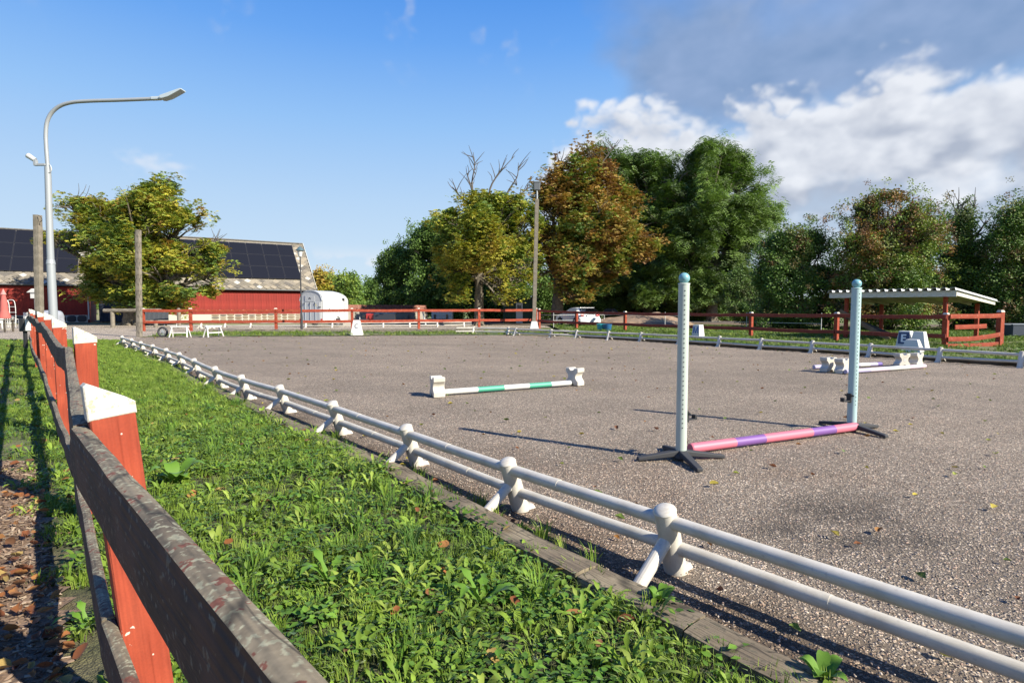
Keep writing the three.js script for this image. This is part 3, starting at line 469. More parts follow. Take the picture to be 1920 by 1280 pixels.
// ---------------------------------------------------------------- low white arena rails
const tubeR = 0.0385;
function arenaRail(label, posts, lawnSide, opts = {}) {
  // posts: foot points on the gravel; each support is a leaning tube with a domed cap and a half-pipe brace
  const f = thing('arena_rail', label, 'arena fence', posts[0].clone());
  const n = posts.length, hUp = 0.315, hLo = 0.125, topPts = [], lowPts = [];
  posts.forEach((p, i) => {
    const d = posts[Math.min(i + 1, n - 1)].clone().sub(posts[Math.max(i - 1, 0)]).normalize(), s = V(-d.z, 0, d.x); if (s.dot(lawnSide) < 0) s.negate();
    const jit = rr(-0.012, 0.012), foot = p.clone(), top = p.clone().addScaledVector(s, 0.135 + jit).add(V(0, 0.37, 0));
    const g = tube(foot.clone().add(V(0, -0.02, 0)), top, 0.066, 0.062, 18);
    const post = wpart(f, 'post', g, M.pvc);
    const ax = top.clone().sub(foot).normalize();
    const dome = new THREE.SphereGeometry(0.067, 18, 6, 0, 6.283, 0, 1.45); dome.scale(1, 0.52, 1); dome.applyQuaternion(new THREE.Quaternion().setFromUnitVectors(V(0, 1, 0), ax)); dome.translate(top.x, top.y - 0.004, top.z); wpart(post, 'cap', dome, M.pvc);
    // half-pipe brace reaching to the lawn side
    const b0 = p.clone().addScaledVector(s, 0.10).add(V(0, 0.20, 0)), b1 = p.clone().addScaledVector(s, 0.37 + jit).add(V(0, 0.015, 0));
    const ring = []; for (let q = 0; q <= 10; q++) { const t = -0.3 + q / 10 * (Math.PI + 0.6); ring.push([Math.cos(t) * 0.038, Math.sin(t) * 0.038]); } for (let q = 10; q >= 0; q--) { const t = -0.3 + q / 10 * (Math.PI + 0.6); ring.push([Math.cos(t) * 0.032, Math.sin(t) * 0.032]); }
    wpart(post, 'brace', orient(prism(ring, b0.distanceTo(b1)), b1, b0), M.pvc);
    const fg = frustum(0.13, 0.10, 0.09, 0.08, 0.035, 0.01); fg.rotateY(Math.atan2(-s.z, s.x)); fg.translate(p.x - s.x * 0.04, p.y - 0.01, p.z - s.z * 0.04); wpart(post, 'foot', fg, M.pvc);
    topPts.push(foot.clone().lerp(top, (hUp + 0.02) / 0.39).add(V(0, jit * 0.8, 0))); lowPts.push(foot.clone().lerp(top, (hLo + 0.02) / 0.39).add(V(0, -jit, 0)));
  });
  if (opts.before) { topPts.unshift(topPts[0].clone().add(opts.before)); lowPts.unshift(lowPts[0].clone().add(opts.before)); }
  if (opts.after) { topPts.push(topPts[topPts.length - 1].clone().add(opts.after)); lowPts.push(lowPts[lowPts.length - 1].clone().add(opts.after)); }
  for (const [pts, nm] of [[topPts, 'top_rail'], [lowPts, 'bottom_rail']]) for (let i = 0; i < pts.length - 1; i++) {
    const sleeve = rr(0.35, 0.65), hasJoint = rnd() < 0.55, mid = pts[i].clone().lerp(pts[i + 1], sleeve).add(V(0, -rr(0, 0.008), 0));
    const R0 = nm === 'top_rail' ? tubeR : tubeR * 0.95;
    wpart(f, nm, tube(pts[i], mid, R0, R0, 16), M.pvc);
    const e = mid.clone().sub(pts[i]).normalize(); wpart(f, nm, tube(hasJoint ? mid.clone().addScaledVector(e, -0.006) : mid, pts[i + 1], hasJoint ? R0 * 1.07 : R0, hasJoint ? R0 * 1.05 : R0, 16), M.pvc);
  }
  return f;
}
{
  const feet = [[1268, 1066], [977, 952], [783, 870], [643, 812], [541, 772]].map(([x, y]) => G(x, y));
  for (const [x, y] of [[453, 704], [403, 688], [365, 673], [337, 661.5], [311, 653.5], [287, 646.5], [264, 640.5], [246, 635.2], [228, 630]]) feet.push(G(x, y, 0.385).setY(0).add(V(0.085, 0, -0.07)));
  const d0 = feet[0].clone().sub(feet[1]).normalize();
  feet.unshift(feet[0].clone().addScaledVector(d0, 2.1));
  arenaRail('long row of low white plastic arena rails on the gravel beside the sleepers', feet, V(-0.75, 0, 0.65), { before: d0.clone().multiplyScalar(1.2), after: V(-0.25, 0, -0.3) });
  const rf = [[1079, 634], [1139, 637], [1199, 640], [1271, 644.5], [1346, 649.5], [1424, 655], [1520, 661], [1628, 668.5], [1759, 678.5], [1913, 689]].map(([x, y]) => G(x, y));
  rf.push(rf[9].clone().add(V(1.05, 0, 1.55)));
  arenaRail('row of low white arena rails in front of the green paddock and red side fence', rf, V(0.8, 0, -0.6), { before: V(-1.2, 0, -0.9), after: V(0.6, 0, 0.9) });
  const bf = [[886, 625.5], [951, 627], [964, 628.5], [1031, 632]].map(([x, y]) => G(x, y));
  arenaRail('short white arena rails standing by the concrete foot of the floodlight pole', bf, V(0, 0, -1), { before: V(-0.95, 0, 0.15), after: V(0.85, 0, 0.35) });
}
// ---------------------------------------------------------------- timber edging: old sleepers laid end to end
{
  const sl = thing('timber_edging', 'old grey-brown timber sleepers laid end to end between the grass and the arena', 'edging', V(EDGE[3][0], 0, EDGE[3][1]));
  const pts = [...EDGE]; let k = 0;
  for (let i = 0; i < pts.length - 1; i++) {
    const A = V(pts[i][0], 0.022, pts[i][1]), B = V(pts[i + 1][0], 0.022, pts[i + 1][1]), L = A.distanceTo(B), m = Math.max(1, Math.round(L / 2.4));
    for (let j = 0; j < m; j++) { const a = A.clone().lerp(B, j / m), b = A.clone().lerp(B, (j + 1) / m), d = b.clone().sub(a).normalize(), w = V(-d.z, 0, d.x).multiplyScalar(rr(-0.02, 0.02));
      a.add(w).addScaledVector(d, 0.008); b.add(w).addScaledVector(d, -0.008); const hgt = 0.13 + rr(-0.008, 0.008);
      wpart(sl, 'sleeper', wonkyBeam(a, b, 0.2, hgt, 0.05, 130 + k), M.sleeper); k++; }
  }
  const rb = thing('board_edging', 'low dark timber boards holding back the grass behind the right arena rails', 'edging', V(3.55, 0, -28));
  const R = [[3.55, -28.0], [4.95, -26.1], [6.15, -24.5], [8.2, -21.3], [9.3, -19.75], [10.4, -18.5], [11.3, -17], [12.2, -15.4], [13.15, -13.95], [20.7, -2.2], [26, 6]];
  for (let i = 0; i < R.length - 1; i++) { const A = V(R[i][0], 0.055, R[i][1]), B = V(R[i + 1][0], 0.055, R[i + 1][1]), m = Math.max(1, Math.round(A.distanceTo(B) / 4)); for (let j = 0; j < m; j++) { const a = A.clone().lerp(B, j / m), b = A.clone().lerp(B, (j + 1) / m), d = b.clone().sub(a).normalize(); wpart(rb, 'board', wonkyBeam(a.addScaledVector(d, 0.006), b.addScaledVector(d, -0.006), 0.06, 0.17, 0.03, 170 + i + j), M.darkWood); } }
  const kb = thing('timber_kerb', 'weathered grey timber kerb under the red fence at the far end', 'edging', V(-18.5, 0, -33.9));
  for (let i = 0; i < 8; i++) { const a = V(lerp(-18.5, 1.8, i / 8) + 0.006, 0.06, lerp(-33.9, -34.9, i / 8)), b = V(lerp(-18.5, 1.8, (i + 1) / 8) - 0.006, 0.06, lerp(-33.9, -34.9, (i + 1) / 8)); wpart(kb, 'sleeper', wonkyBeam(a, b, 0.18, 0.20, 0.05, 190 + i), M.grey); }
}

// ---------------------------------------------------------------- show-jump stands, poles and blocks
rnd = mulberry(61);
const FONT = await new FontLoader().loadAsync('fonts/droid/droid_sans_bold.typeface.json');
const letterGeo = (ch, size, depth = 0.006) => { const g = new TextGeometry(ch, { font: FONT, size, depth, curveSegments: 6, bevelEnabled: false }); g.computeBoundingBox(); const c = g.boundingBox.getCenter(V(0, 0, 0)); g.translate(-c.x, -c.y, -c.z); return g; };
function jumpStand(pos, turn, label, color, cupH, cupSide) {
  const s = thing('jump_stand', label, 'jump stand', pos, 'jump stands', turn);
  const H = 1.69, paint = std(color, 0.45);
  const prof = [[0.05, 0.0], [0.055, 0.03], [0.053, 0.05], [0.053, H - 0.01], [0.057, H - 0.008], [0.057, H + 0.004], [0.02, H + 0.006]].map(([r, y]) => new THREE.Vector2(r, y + 0.035));
  part(s, 'post', new THREE.LatheGeometry(prof, 28), paint);
  part(s, 'ball_finial', mv(new THREE.SphereGeometry(0.053, 28, 18), 0, H + 0.035 + 0.052, 0), std([0.17, 0.36, 0.40], 0.4));
  const holes = []; for (let i = 0; i < 30; i++) for (const a of [0, Math.PI]) { const g = new THREE.CylinderGeometry(0.0062, 0.0062, 0.004, 8); g.rotateX(Math.PI / 2); g.translate(0, 0.32 + i * 0.046, 0.0525); g.rotateY(a); holes.push(g); }
  part(s, 'peg_holes', merge(holes), M.black);
  const hub = part(s, 'base_hub', new THREE.LatheGeometry([[0.085, 0.012], [0.09, 0.03], [0.075, 0.055], [0.06, 0.075], [0.056, 0.075]].map((p) => new THREE.Vector2(...p)), 20), M.rubber);
  for (let k = 0; k < 4; k++) {
    const g = new RoundedBoxGeometry(0.42, 0.055, 0.085, 3, 0.014), p = g.attributes.position;
    for (let i = 0; i < p.count; i++) { const t = p.getX(i) / 0.42 + 0.5; p.setXYZ(i, p.getX(i) + 0.235, p.getY(i) * lerp(1.15, 0.62, t) + 0.025 + 0.045 * Math.cos(t * 1.57) - 0.008 + (t > 0.9 ? -0.004 : 0), p.getZ(i) * lerp(1.0, 0.72, t)); }
    g.computeVertexNormals(); part(s, 'foot', g, M.rubber, V(0, 0, 0), k * Math.PI / 2 + 0.22);
  }
  const cup = part(s, 'jump_cup', merge([mv(box(0.02, 0.11, 0.06, 0.004), 0.063, cupH, 0), mv(box(0.10, 0.012, 0.05, 0.003), 0.115, cupH - 0.035, 0), mv(box(0.03, 0.05, 0.05, 0.003), 0.17, cupH - 0.018, 0), mv(box(0.012, 0.02, 0.12, 0.003), 0.06, cupH + 0.03, 0)]), M.black); cup.rotation.y = cupSide;
  return s;
}
const wl = G(1277, 860), wr = G(1597, 806);
jumpStand(wl, -0.12, 'pale grey-green jump stand with blue ball beside the pink pole', [0.40, 0.455, 0.405], 0.42, 0.6);
jumpStand(wr, 0.15, 'pale aqua jump stand with blue ball and black cup halfway up, beside the pink pole', [0.34, 0.475, 0.47], 0.40, Math.PI + 0.25);
function stripedPole(name, label, a, b, r, bands, group) {
  const o = thing(name, label, 'pole', a.clone().setY(0), group), n = bands.length, tot = bands.reduce((s, q) => s + q[1], 0); let t = 0;
  bands.forEach(([c, w], i) => { const p = a.clone().lerp(b, t / tot), q = a.clone().lerp(b, (t + w) / tot); t += w; const g = tube(p, q, r, r, 20, i === 0 || i === n - 1); wpart(o, 'stripe', g, std(c, 0.5)); });
  for (const [p, q] of [[a, b], [b, a]]) { const e = p.clone().sub(q).normalize(); wpart(o, 'end_cap', tube(p.clone().addScaledVector(e, 0.002), p.clone().addScaledVector(e, 0.014), r * 1.02, r * 0.9, 20), std(bands[p === a ? 0 : n - 1][0], 0.5)); }
  return o;
}
const PINK = [0.53, 0.14, 0.19], PURP = [0.17, 0.075, 0.26], TEAL = [0.06, 0.33, 0.21], WHT = [0.55, 0.55, 0.52], LAV = [0.36, 0.33, 0.46], PALEP = [0.52, 0.44, 0.49];
stripedPole('ground_pole', 'pink and purple striped pole lying between the two jump stands', G(1296, 850).setY(0.055), G(1604, 808).setY(0.055), 0.05, [[PINK, 0.75], [PURP, 0.55], [PINK, 0.95], [PURP, 0.5], [PINK, 0.5]]);
const bA = G(820, 742), bB = G(1078, 721);
stripedPole('ground_pole', 'white and green striped pole lying between two white blocks', bA.clone().lerp(bB, 0.035).setY(0.056), bA.clone().lerp(bB, 0.955).add(V(0.0, 0, 0.10)).setY(0.056), 0.048, [[WHT, 0.9], [TEAL, 0.72], [WHT, 0.72], [TEAL, 0.66], [WHT, 0.6]]);
// cavaletti block: X-shaped outline with hollows to hold a pole at several heights
function blockGeo() {
  const w = 0.155, h = 0.33, pts = [], arc = (cx, cy, r, a0, a1, n = 8) => { for (let i = 0; i <= n; i++) { const t = lerp(a0, a1, i / n); pts.push([cx + Math.cos(t) * r, cy + Math.sin(t) * r]); } };
  pts.push([-w, 0], [-0.05, 0]); arc(0, 0, 0.045, Math.PI, 0, 6); pts.push([0.05, 0], [w, 0], [w, 0.075], [w - 0.03, 0.10]); arc(w + 0.015, h / 2, 0.075, -2.3, -3.98, 8); pts.push([w - 0.03, h - 0.10], [w, h - 0.075], [w, h - 0.01], [w - 0.01, h], [0.065, h]); arc(0, h + 0.012, 0.06, -0.25, -Math.PI + 0.25, 8); pts.push([-0.065, h], [-w + 0.01, h], [-w, h - 0.01], [-w, h - 0.075], [-w + 0.03, h - 0.10]); arc(-w - 0.015, h / 2, 0.075, 0.84, -0.84, 8); pts.push([-w + 0.03, 0.10], [-w, 0.075]);
  return boxUV(prism(pts, 0.2, 0.008, 1));
}
const blk = blockGeo(), blkMat = M.pvc;
function block(pos, turn, label, group) { const o = thing('jump_block', label, 'jump block', pos, group, turn); part(o, 'body', blk, blkMat); const d = new THREE.CylinderGeometry(0.045, 0.045, 0.206, 16); d.rotateX(Math.PI / 2); part(o, 'plug', mv(d, 0, 0.165, 0), std([0.46, 0.455, 0.42], 0.6)); return o; }
const dirB = bB.clone().sub(bA); const tb = Math.atan2(-dirB.z, dirB.x);
block(bA, tb + Math.PI / 2 - 0.15, 'white notched jump block at the end of the green pole nearer the long rails', 'blocks holding the green pole');
block(bB, tb + Math.PI / 2 + 0.25, 'white notched jump block at the end of the green pole farther from the long rails', 'blocks holding the green pole');
const p1 = G(1553, 696), p2 = G(1579, 699), p3 = G(1691, 686.5), p4 = G(1718, 685.5);
block(p1, 0.35, 'grey-white notched block beside the darker lavender pole, left standing next to its twin', 'blocks by the lavender poles').userData.label = 'white notched block with a twin at the pole end behind the aqua stand';
block(p2, 0.55, 'white notched block with a twin at the pole end behind the aqua stand', 'blocks by the lavender poles').userData.label = 'white notched block with a twin at the pole end behind the aqua stand';
block(p3, 0.15, 'white notched block with a twin at the pole end near the white markers', 'blocks near the markers');
block(p4, 0.5, 'white notched block with a twin at the pole end near the white markers', 'blocks near the markers');
stripedPole('ground_pole', 'lavender and white pole on the gravel with a dark violet end', G(1527, 692).setY(0.052), G(1652, 686).setY(0.052), 0.05, [[LAV, 0.6], [WHT, 0.5], [PALEP, 0.6], [LAV, 0.5], [WHT, 0.5], [LAV, 0.4], [[0.12, 0.08, 0.28], 0.22]]);
stripedPole('ground_pole', 'pale pink and lavender pole lying in front of the white blocks', G(1556, 699).add(V(0.25, 0, 0.2)).setY(0.052), G(1734, 690).setY(0.052), 0.05, [[LAV, 0.9], [PALEP, 0.8], [WHT, 0.8], [PALEP, 0.7]]);
// ---------------------------------------------------------------- dressage letters
function marker(pos, turn, h, w0, w1, label, ch, opts = {}) {
  const o = thing('arena_marker', label, 'arena marker', pos, undefined, turn);
  part(o, 'body', frustum(w0, w0 * 0.85, w1, w1 * 0.85, h, 0.02), M.whitePaint);
  if (ch) { const tilt = Math.atan2((w0 - w1) * 0.85 / 2, h), zf = lerp(w0, w1, 0.62) * 0.85 / 2;
    if (opts.panel) { const g = box(w1 * 1.0, h * 0.62, 0.006); g.rotateX(-tilt); part(o, 'letter_panel', mv(g, 0, h * 0.62, zf + 0.006), std([0.03, 0.055, 0.14], 0.5)); }
    const g = letterGeo(ch, opts.size ?? h * 0.4, 0.006); g.rotateX(-tilt); part(o, 'letter', mv(g, 0, h * 0.62, zf + (opts.panel ? 0.014 : 0.005)), std(opts.ink ?? [0.30, 0.38, 0.52], 0.6)); }
  return o;
}
marker(G(669, 628.5), 0.12, 0.80, 0.62, 0.32, 'tall white cone marker with grey letter C at the far end', 'C', { size: 0.24, ink: [0.16, 0.17, 0.2] });
marker(G(1309, 634, 0.06), -1.0, 0.62, 0.46, 0.34, 'white marker with blue letter M standing behind the right rails', 'M', { size: 0.3, ink: [0.07, 0.14, 0.36] });
marker(G(1698, 655, 0.08), -0.95, 0.62, 0.48, 0.32, 'white marker with dark blue letter panel by the red panel fence', 'E', { panel: true, size: 0.26, ink: [0.7, 0.72, 0.75] });
marker(G(1724, 657, 0.08), -0.95, 0.62, 0.50, 0.28, 'tall blank white marker beside the lettered marker', null);
marker(G(1711, 660, 0.08), -0.85, 0.40, 0.56, 0.30, 'short blank white marker in front of the taller markers', null);

// ---------------------------------------------------------------- poles and lamps
{
  const d = 13, foot = D(104.5, 700, d).setY(0), up = (py, px = 104) => D(px, py, d);
  const L = thing('street_lamp', 'tall galvanised street lamp with curved arm behind the red fence', 'street lamp', foot);
  const x = (px) => (px - 960) / F * d;
  const zz = -d, y = (py) => up(py).y;
  wpart(L, 'lower_pole', tube(V(foot.x, 0, zz), V(foot.x, y(495), zz), 0.086, 0.082, 20), M.galv);
  wpart(L, 'collar', tube(V(foot.x, y(495) - 0.001, zz), V(foot.x, y(487), zz), 0.090, 0.078, 20), M.galv);
  wpart(L, 'middle_pole', tube(V(foot.x, y(487), zz), V(x(103), y(313), zz), 0.070, 0.062, 20), M.galv);
  const arm = new THREE.CatmullRomCurve3([V(x(103), y(313), zz), V(x(102), y(270), zz), V(x(102.5), y(250), zz), V(x(106), y(228), zz), V(x(116), y(210), zz), V(x(132), y(198), zz), V(x(152), y(192), zz), V(x(180), y(189.5), zz), V(x(240), y(187.5), zz), V(x(302), y(185), zz)]);
  wpart(L, 'arm', new THREE.TubeGeometry(arm, 60, 0.040, 14, false), M.galv);
  const head = part(L, 'lamp_head', merge([mv(box(0.22, 0.075, 0.10, 0.02), 0, 0, 0)]), std([0.38, 0.43, 0.46], 0.4), V(x(308) - foot.x, y(184.5), 0)); head.rotation.z = 0.04;
  const hs = prism([[0, 0.03], [0.05, 0.05], [0.46, 0.17], [0.5, 0.165], [0.5, 0.145], [0.36, 0.075], [0.2, 0.0], [0.06, -0.035], [0, -0.03]], 0.2, 0.012, 2); part(head, 'lamp_housing', hs, std([0.38, 0.44, 0.475], 0.4), V(0.12, 0.0, 0));
  const gl = part(head, 'lamp_glass', box(0.3, 0.012, 0.15, 0.004), std([0.55, 0.6, 0.62], 0.15), V(0.36, 0.05, 0)); gl.rotation.z = 0.42;
  const fl = part(L, 'floodlight', merge([mv(box(0.22, 0.05, 0.06, 0.01), -0.13, 0.0, 0), mv(box(0.07, 0.13, 0.07, 0.01), -0.25, 0.04, 0)]), M.galv, V(x(103) - foot.x, y(309), 0.02));
  const fb = part(fl, 'floodlight_head', tube(V(-0.26, 0.10, 0), V(-0.40, 0.2, 0.02), 0.05, 0.06, 14), std([0.45, 0.46, 0.46], 0.4));
  part(fb, 'lens', tube(V(-0.402, 0.201, 0.02), V(-0.41, 0.207, 0.0215), 0.05, 0.05, 14), M.black);
  wpart(L, 'cable', path([V(x(106), y(308), zz), V(x(112), y(312), zz + 0.05), V(x(113), y(320), zz + 0.05), V(x(108), y(324), zz + 0.05)], 0.007, 6, 16), M.white);
}
function woodPole(label, foot, top, w) { const o = thing('wooden_pole', label, 'pole', foot.clone()); wpart(o, 'shaft', wonkyBeam(foot.clone().add(V(0, -0.2, 0)), top, w, w, 0.02, 210 + Math.round(w * 100 + foot.x)), M.grey); return o; }
{
  const o = woodPole('old grey square timber pole with a wire at its top behind the street lamp', D(74, 650, 23).setY(0), D(69.5, 403, 23), 0.22);
  wpart(o, 'wire', path([D(71, 404, 22.85), D(76, 407, 22.8), D(78, 413, 22.85), D(74, 416, 22.86)], 0.012, 5, 12), M.black);
  woodPole('grey square timber pole at the corner of the red fence and hitching rail', G(260.5, 631), D(258.3, 431, 28.8), 0.21);
  // floodlight pole at the far end
  const fp = G(1001.5, 616.5), d = -fp.z, p = thing('floodlight_pole', 'tall thin pole with floodlight on top and white concrete foot', 'lamp post', fp.clone().setY(0));
  const top = D(1006.8, 352, d);
  part(p, 'concrete_foot', frustum(0.62, 0.62, 0.36, 0.36, 0.52, 0.03), std([0.52, 0.52, 0.50], 0.8));
  wpart(p, 'shaft', wonkyBeam(fp.clone().setY(0.5), D(1007, 373, d), 0.2, 0.26, 0.03, 231), M.grey);
  wpart(p, 'pipe', tube(D(1007, 374, d), top, 0.06, 0.06, 10), M.galv);
  const fl = wpart(p, 'floodlight', mv(box(0.42, 0.52, 0.22, 0.04), top.x, top.y + 0.1, top.z), std([0.10, 0.11, 0.12], 0.5));
  wpart(fl, 'cover', mv(box(0.5, 0.05, 0.3, 0.015), top.x, top.y + 0.39, top.z), M.galv);
  // garden lantern by the trailer
  const gp = D(565.5, 620, 35.2).setY(0), g = thing('lantern_post', 'dark lantern on a slim black post in front of the horse trailer', 'lamp post', gp.clone());
  const hgt = D(565, 481, 35.2).y;
  wpart(g, 'lower_post', tube(V(gp.x, 0, gp.z), V(gp.x, 1.0, gp.z), 0.08, 0.07, 14), M.rubber);
  wpart(g, 'upper_post', tube(V(gp.x, 0.99, gp.z), V(gp.x, hgt, gp.z), 0.045, 0.038, 12), M.rubber);
  const shadeG = new THREE.LatheGeometry([[0.09, 0], [0.10, 0.02], [0.165, 0.34], [0.16, 0.36]].map((q) => new THREE.Vector2(...q)), 20);
  part(g, 'lantern_glass', shadeG, std([0.52, 0.53, 0.52], 0.35), V(0, hgt, 0));
  part(g, 'lantern_roof', new THREE.LatheGeometry([[0.26, 0], [0.27, 0.02], [0.17, 0.11], [0.09, 0.20], [0.03, 0.25], [0.0, 0.27]].map((q) => new THREE.Vector2(...q)), 20), std([0.07, 0.12, 0.14], 0.5), V(0, hgt + 0.37, 0));
}

// ---------------------------------------------------------------- open shelter with corrugated roof
{
  const FR = V(17.2, 0.08, -22.6), u = V(-0.57, 0, -0.82), b = V(0.83, 0, -0.56);    // front right post, along the front, to the back
  const o = thing('open_shelter', 'open shelter of red posts under a white corrugated lean-to roof', 'shelter', FR.clone());
  const Lf = 4.25, Lb = 4.3, hf = 2.02, hb = 1.62, P = (s, t, y = 0) => FR.clone().addScaledVector(u, s).addScaledVector(b, t).setY(y);
  for (const [s, t, h] of [[0.12, 0.35, hf - 0.05], [Lf - 0.35, 0.35, hf - 0.05], [0.12, Lb - 0.5, hb + 0.02], [Lf - 0.35, Lb - 0.5, hb + 0.02]]) wpart(o, 'post', beam(P(s, t, 0), P(s, t, h), 0.14, 0.14, 0.008, u), M.red);
  wpart(o, 'front_fascia', beam(P(-0.35, 0, hf + 0.0), P(Lf + 0.25, 0, hf + 0.0), 0.04, 0.24, 0.004), M.whiteWood);
  wpart(o, 'side_fascia', beam(P(-0.33, 0.03, hf + 0.0), P(-0.33, Lb, hb + 0.04), 0.04, 0.16, 0.004), M.whiteWood);
  wpart(o, 'side_fascia', beam(P(Lf + 0.23, 0.03, hf + 0.0), P(Lf + 0.23, Lb, hb + 0.04), 0.04, 0.16, 0.004), M.whiteWood);
  const deckM = wood(grainT(681, [0.30, 0.255, 0.175], [0.36, 0.315, 0.225]), 1);
  for (let i = 0; i < 14; i++) { const t0 = 0.06 + i * (Lb - 0.1) / 14, t1 = t0 + (Lb - 0.1) / 14 - 0.012, tm = (t0 + t1) / 2, y = lerp(hf, hb, tm / Lb) + 0.075; wpart(o, 'roof_board', orient(box(t1 - t0, 0.024, Lf + 0.5), P(-0.29, tm, y), P(Lf + 0.19, tm, y), V(0, 1, 0).addScaledVector(b, (hf - hb) / Lb).normalize()), deckM); }
  for (const s of [0.5, 1.6, 2.7, 3.8]) wpart(o, 'rafter', beam(P(s, 0.05, hf + 0.0), P(s, Lb - 0.05, hb + 0.0), 0.06, 0.12), deckM);
  // corrugated sheet: trapezoid ribs running front to back
  const n = 16, prof = [], x0 = -0.42, x1 = Lf + 0.3, step = (x1 - x0) / n;
  for (let i = 0; i < n; i++) { const a = x0 + i * step; prof.push([a, 0.0], [a + step * 0.22, 0.0], [a + step * 0.32, 0.10], [a + step * 0.8, 0.10], [a + step * 0.9, 0.0]); } prof.push([x1, 0]);
  const out = [...prof, ...prof.slice().reverse().map(([a, c]) => [a, c - 0.008])];
  const g = prism(out, Lb + 0.45), Z = b.clone().multiplyScalar(Lb).add(V(0, hb - hf, 0)).normalize(), X = u.clone(), Y = Z.clone().cross(X); if (Y.y < 0) { Y.negate(); }
  const mid = P(0, Lb / 2 + 0.08, (hf + hb) / 2 + 0.115);
  g.applyMatrix4(new THREE.Matrix4().makeBasis(X, Y, Z).setPosition(mid)); const m = std([0.52, 0.525, 0.52], 0.55); m.side = THREE.DoubleSide; wpart(o, 'corrugated_roof', g, m);
  const pl = thing('leaning_plank', 'brown plank leaning slantwise against the shelter post behind the fence', 'plank', P(Lf - 0.6, 0.7)); wpart(pl, 'board', wonkyBeam(P(Lf - 0.35, -0.25, 1.32), P(1.75, -0.45, 0.12), 0.08, 0.18, 0.02, 241), wood(grainT(771, [0.17, 0.11, 0.06], [0.22, 0.15, 0.085]), 0.9)); wpart(pl, 'board', wonkyBeam(P(Lf - 0.35, 0.12, 1.1), P(1.4, 0.0, 0.12), 0.08, 0.16, 0.02, 242), wood(darkWoodT, 0.9));
}
{
  const p = D(1950, 640, 27).setY(0.08), o = thing('water_trough', 'dark blue-black trough on the grass beside the hedge', 'trough', p); const c = std([0.03, 0.04, 0.06], 0.5);
  part(o, 'tub', mv(merge([mv(box(3.4, 0.06, 0.9, 0.02), 0, 0.08, 0), mv(box(3.4, 0.5, 0.06, 0.02), 0, 0.32, 0.43), mv(box(3.4, 0.5, 0.06, 0.02), 0, 0.32, -0.43), mv(box(0.06, 0.5, 0.8, 0.02), 1.67, 0.32, 0), mv(box(0.06, 0.5, 0.8, 0.02), -1.67, 0.32, 0)]), 0, 0, 0), c); part(o, 'rim', merge([mv(box(3.5, 0.05, 0.1, 0.02), 0, 0.59, 0.44), mv(box(3.5, 0.05, 0.1, 0.02), 0, 0.59, -0.44)]), std([0.06, 0.085, 0.12], 0.45));
}
// buckets on the grass
function bucket(px, py, c, label) { const o = thing('bucket', label, 'bucket', G(px, py, 0.07), 'buckets on the grass'); part(o, 'pail', new THREE.LatheGeometry([[0, 0.01], [0.2, 0.01], [0.21, 0.03], [0.26, 0.4], [0.275, 0.42], [0.26, 0.425], [0.24, 0.40], [0.19, 0.05], [0, 0.045]].map((q) => new THREE.Vector2(...q)), 20), std(c, 0.4)); part(o, 'handle', path([V(-0.265, 0.4, 0), V(-0.2, 0.34, 0.14), V(0, 0.31, 0.22), V(0.2, 0.34, 0.14), V(0.265, 0.4, 0)], 0.008, 6, 14), M.steel); return o; }
bucket(1127, 620.5, [0.04, 0.33, 0.36], 'turquoise plastic bucket on the grass behind the white rails');
bucket(1139, 621, [0.02, 0.10, 0.22], 'dark blue plastic bucket on the grass next to the turquoise one');
// electric fence: thin posts and tapes
{
  const f = thing('electric_fence', 'thin white electric fence with two tapes on slim posts behind the car', 'fence', G(1038, 613, 0.05));
  const pts = [[1008, 612], [1038, 613.5], [1133, 611.5], [1247, 616], [1400, 618], [1540, 622]].map(([x, y]) => G(x, y, 0.05).multiplyScalar(1)); pts.forEach((p) => { p.y = 0.03; wpart(f, 'post', tube(p, p.clone().add(V(0, 1.12, 0)), 0.022, 0.016, 8), M.white); });
  for (const h of [0.5, 0.88]) for (let i = 0; i < pts.length - 1; i++) wpart(f, 'tape', beam(pts[i].clone().add(V(0, h, 0)), pts[i + 1].clone().add(V(0, h, 0)), 0.004, 0.02), M.white);
}

// ---------------------------------------------------------------- barns
rnd = mulberry(71);
const panelM = new THREE.MeshPhysicalMaterial({ color: new THREE.Color().setRGB(0.011, 0.012, 0.017), roughness: 0.45, specularIntensity: 0.35 }), panelFrame = std([0.05, 0.05, 0.055], 0.5, { metalness: 0.4 });
const slateVar = [[1.05, 1.02, 0.98], [0.62, 0.62, 0.64], [1.4, 1.34, 1.22], [0.85, 0.83, 0.79]].map((c) => { const m = M.slate.clone(); m.color.setRGB(...c); return m; }), slatePale = std([0.42, 0.40, 0.35], 0.9);
const boardVar = [0.94, 1, 1.06].map((k) => { const m = M.barn.clone(); m.color.setRGB(k, k, k); return m; });
const stoneVar = [[0.17, 0.12, 0.08], [0.22, 0.165, 0.11], [0.13, 0.11, 0.09], [0.26, 0.205, 0.145]].map((c) => std(c, 0.95, { bumpMap: perM(soilB, 0.5), bumpScale: 0.01 }));
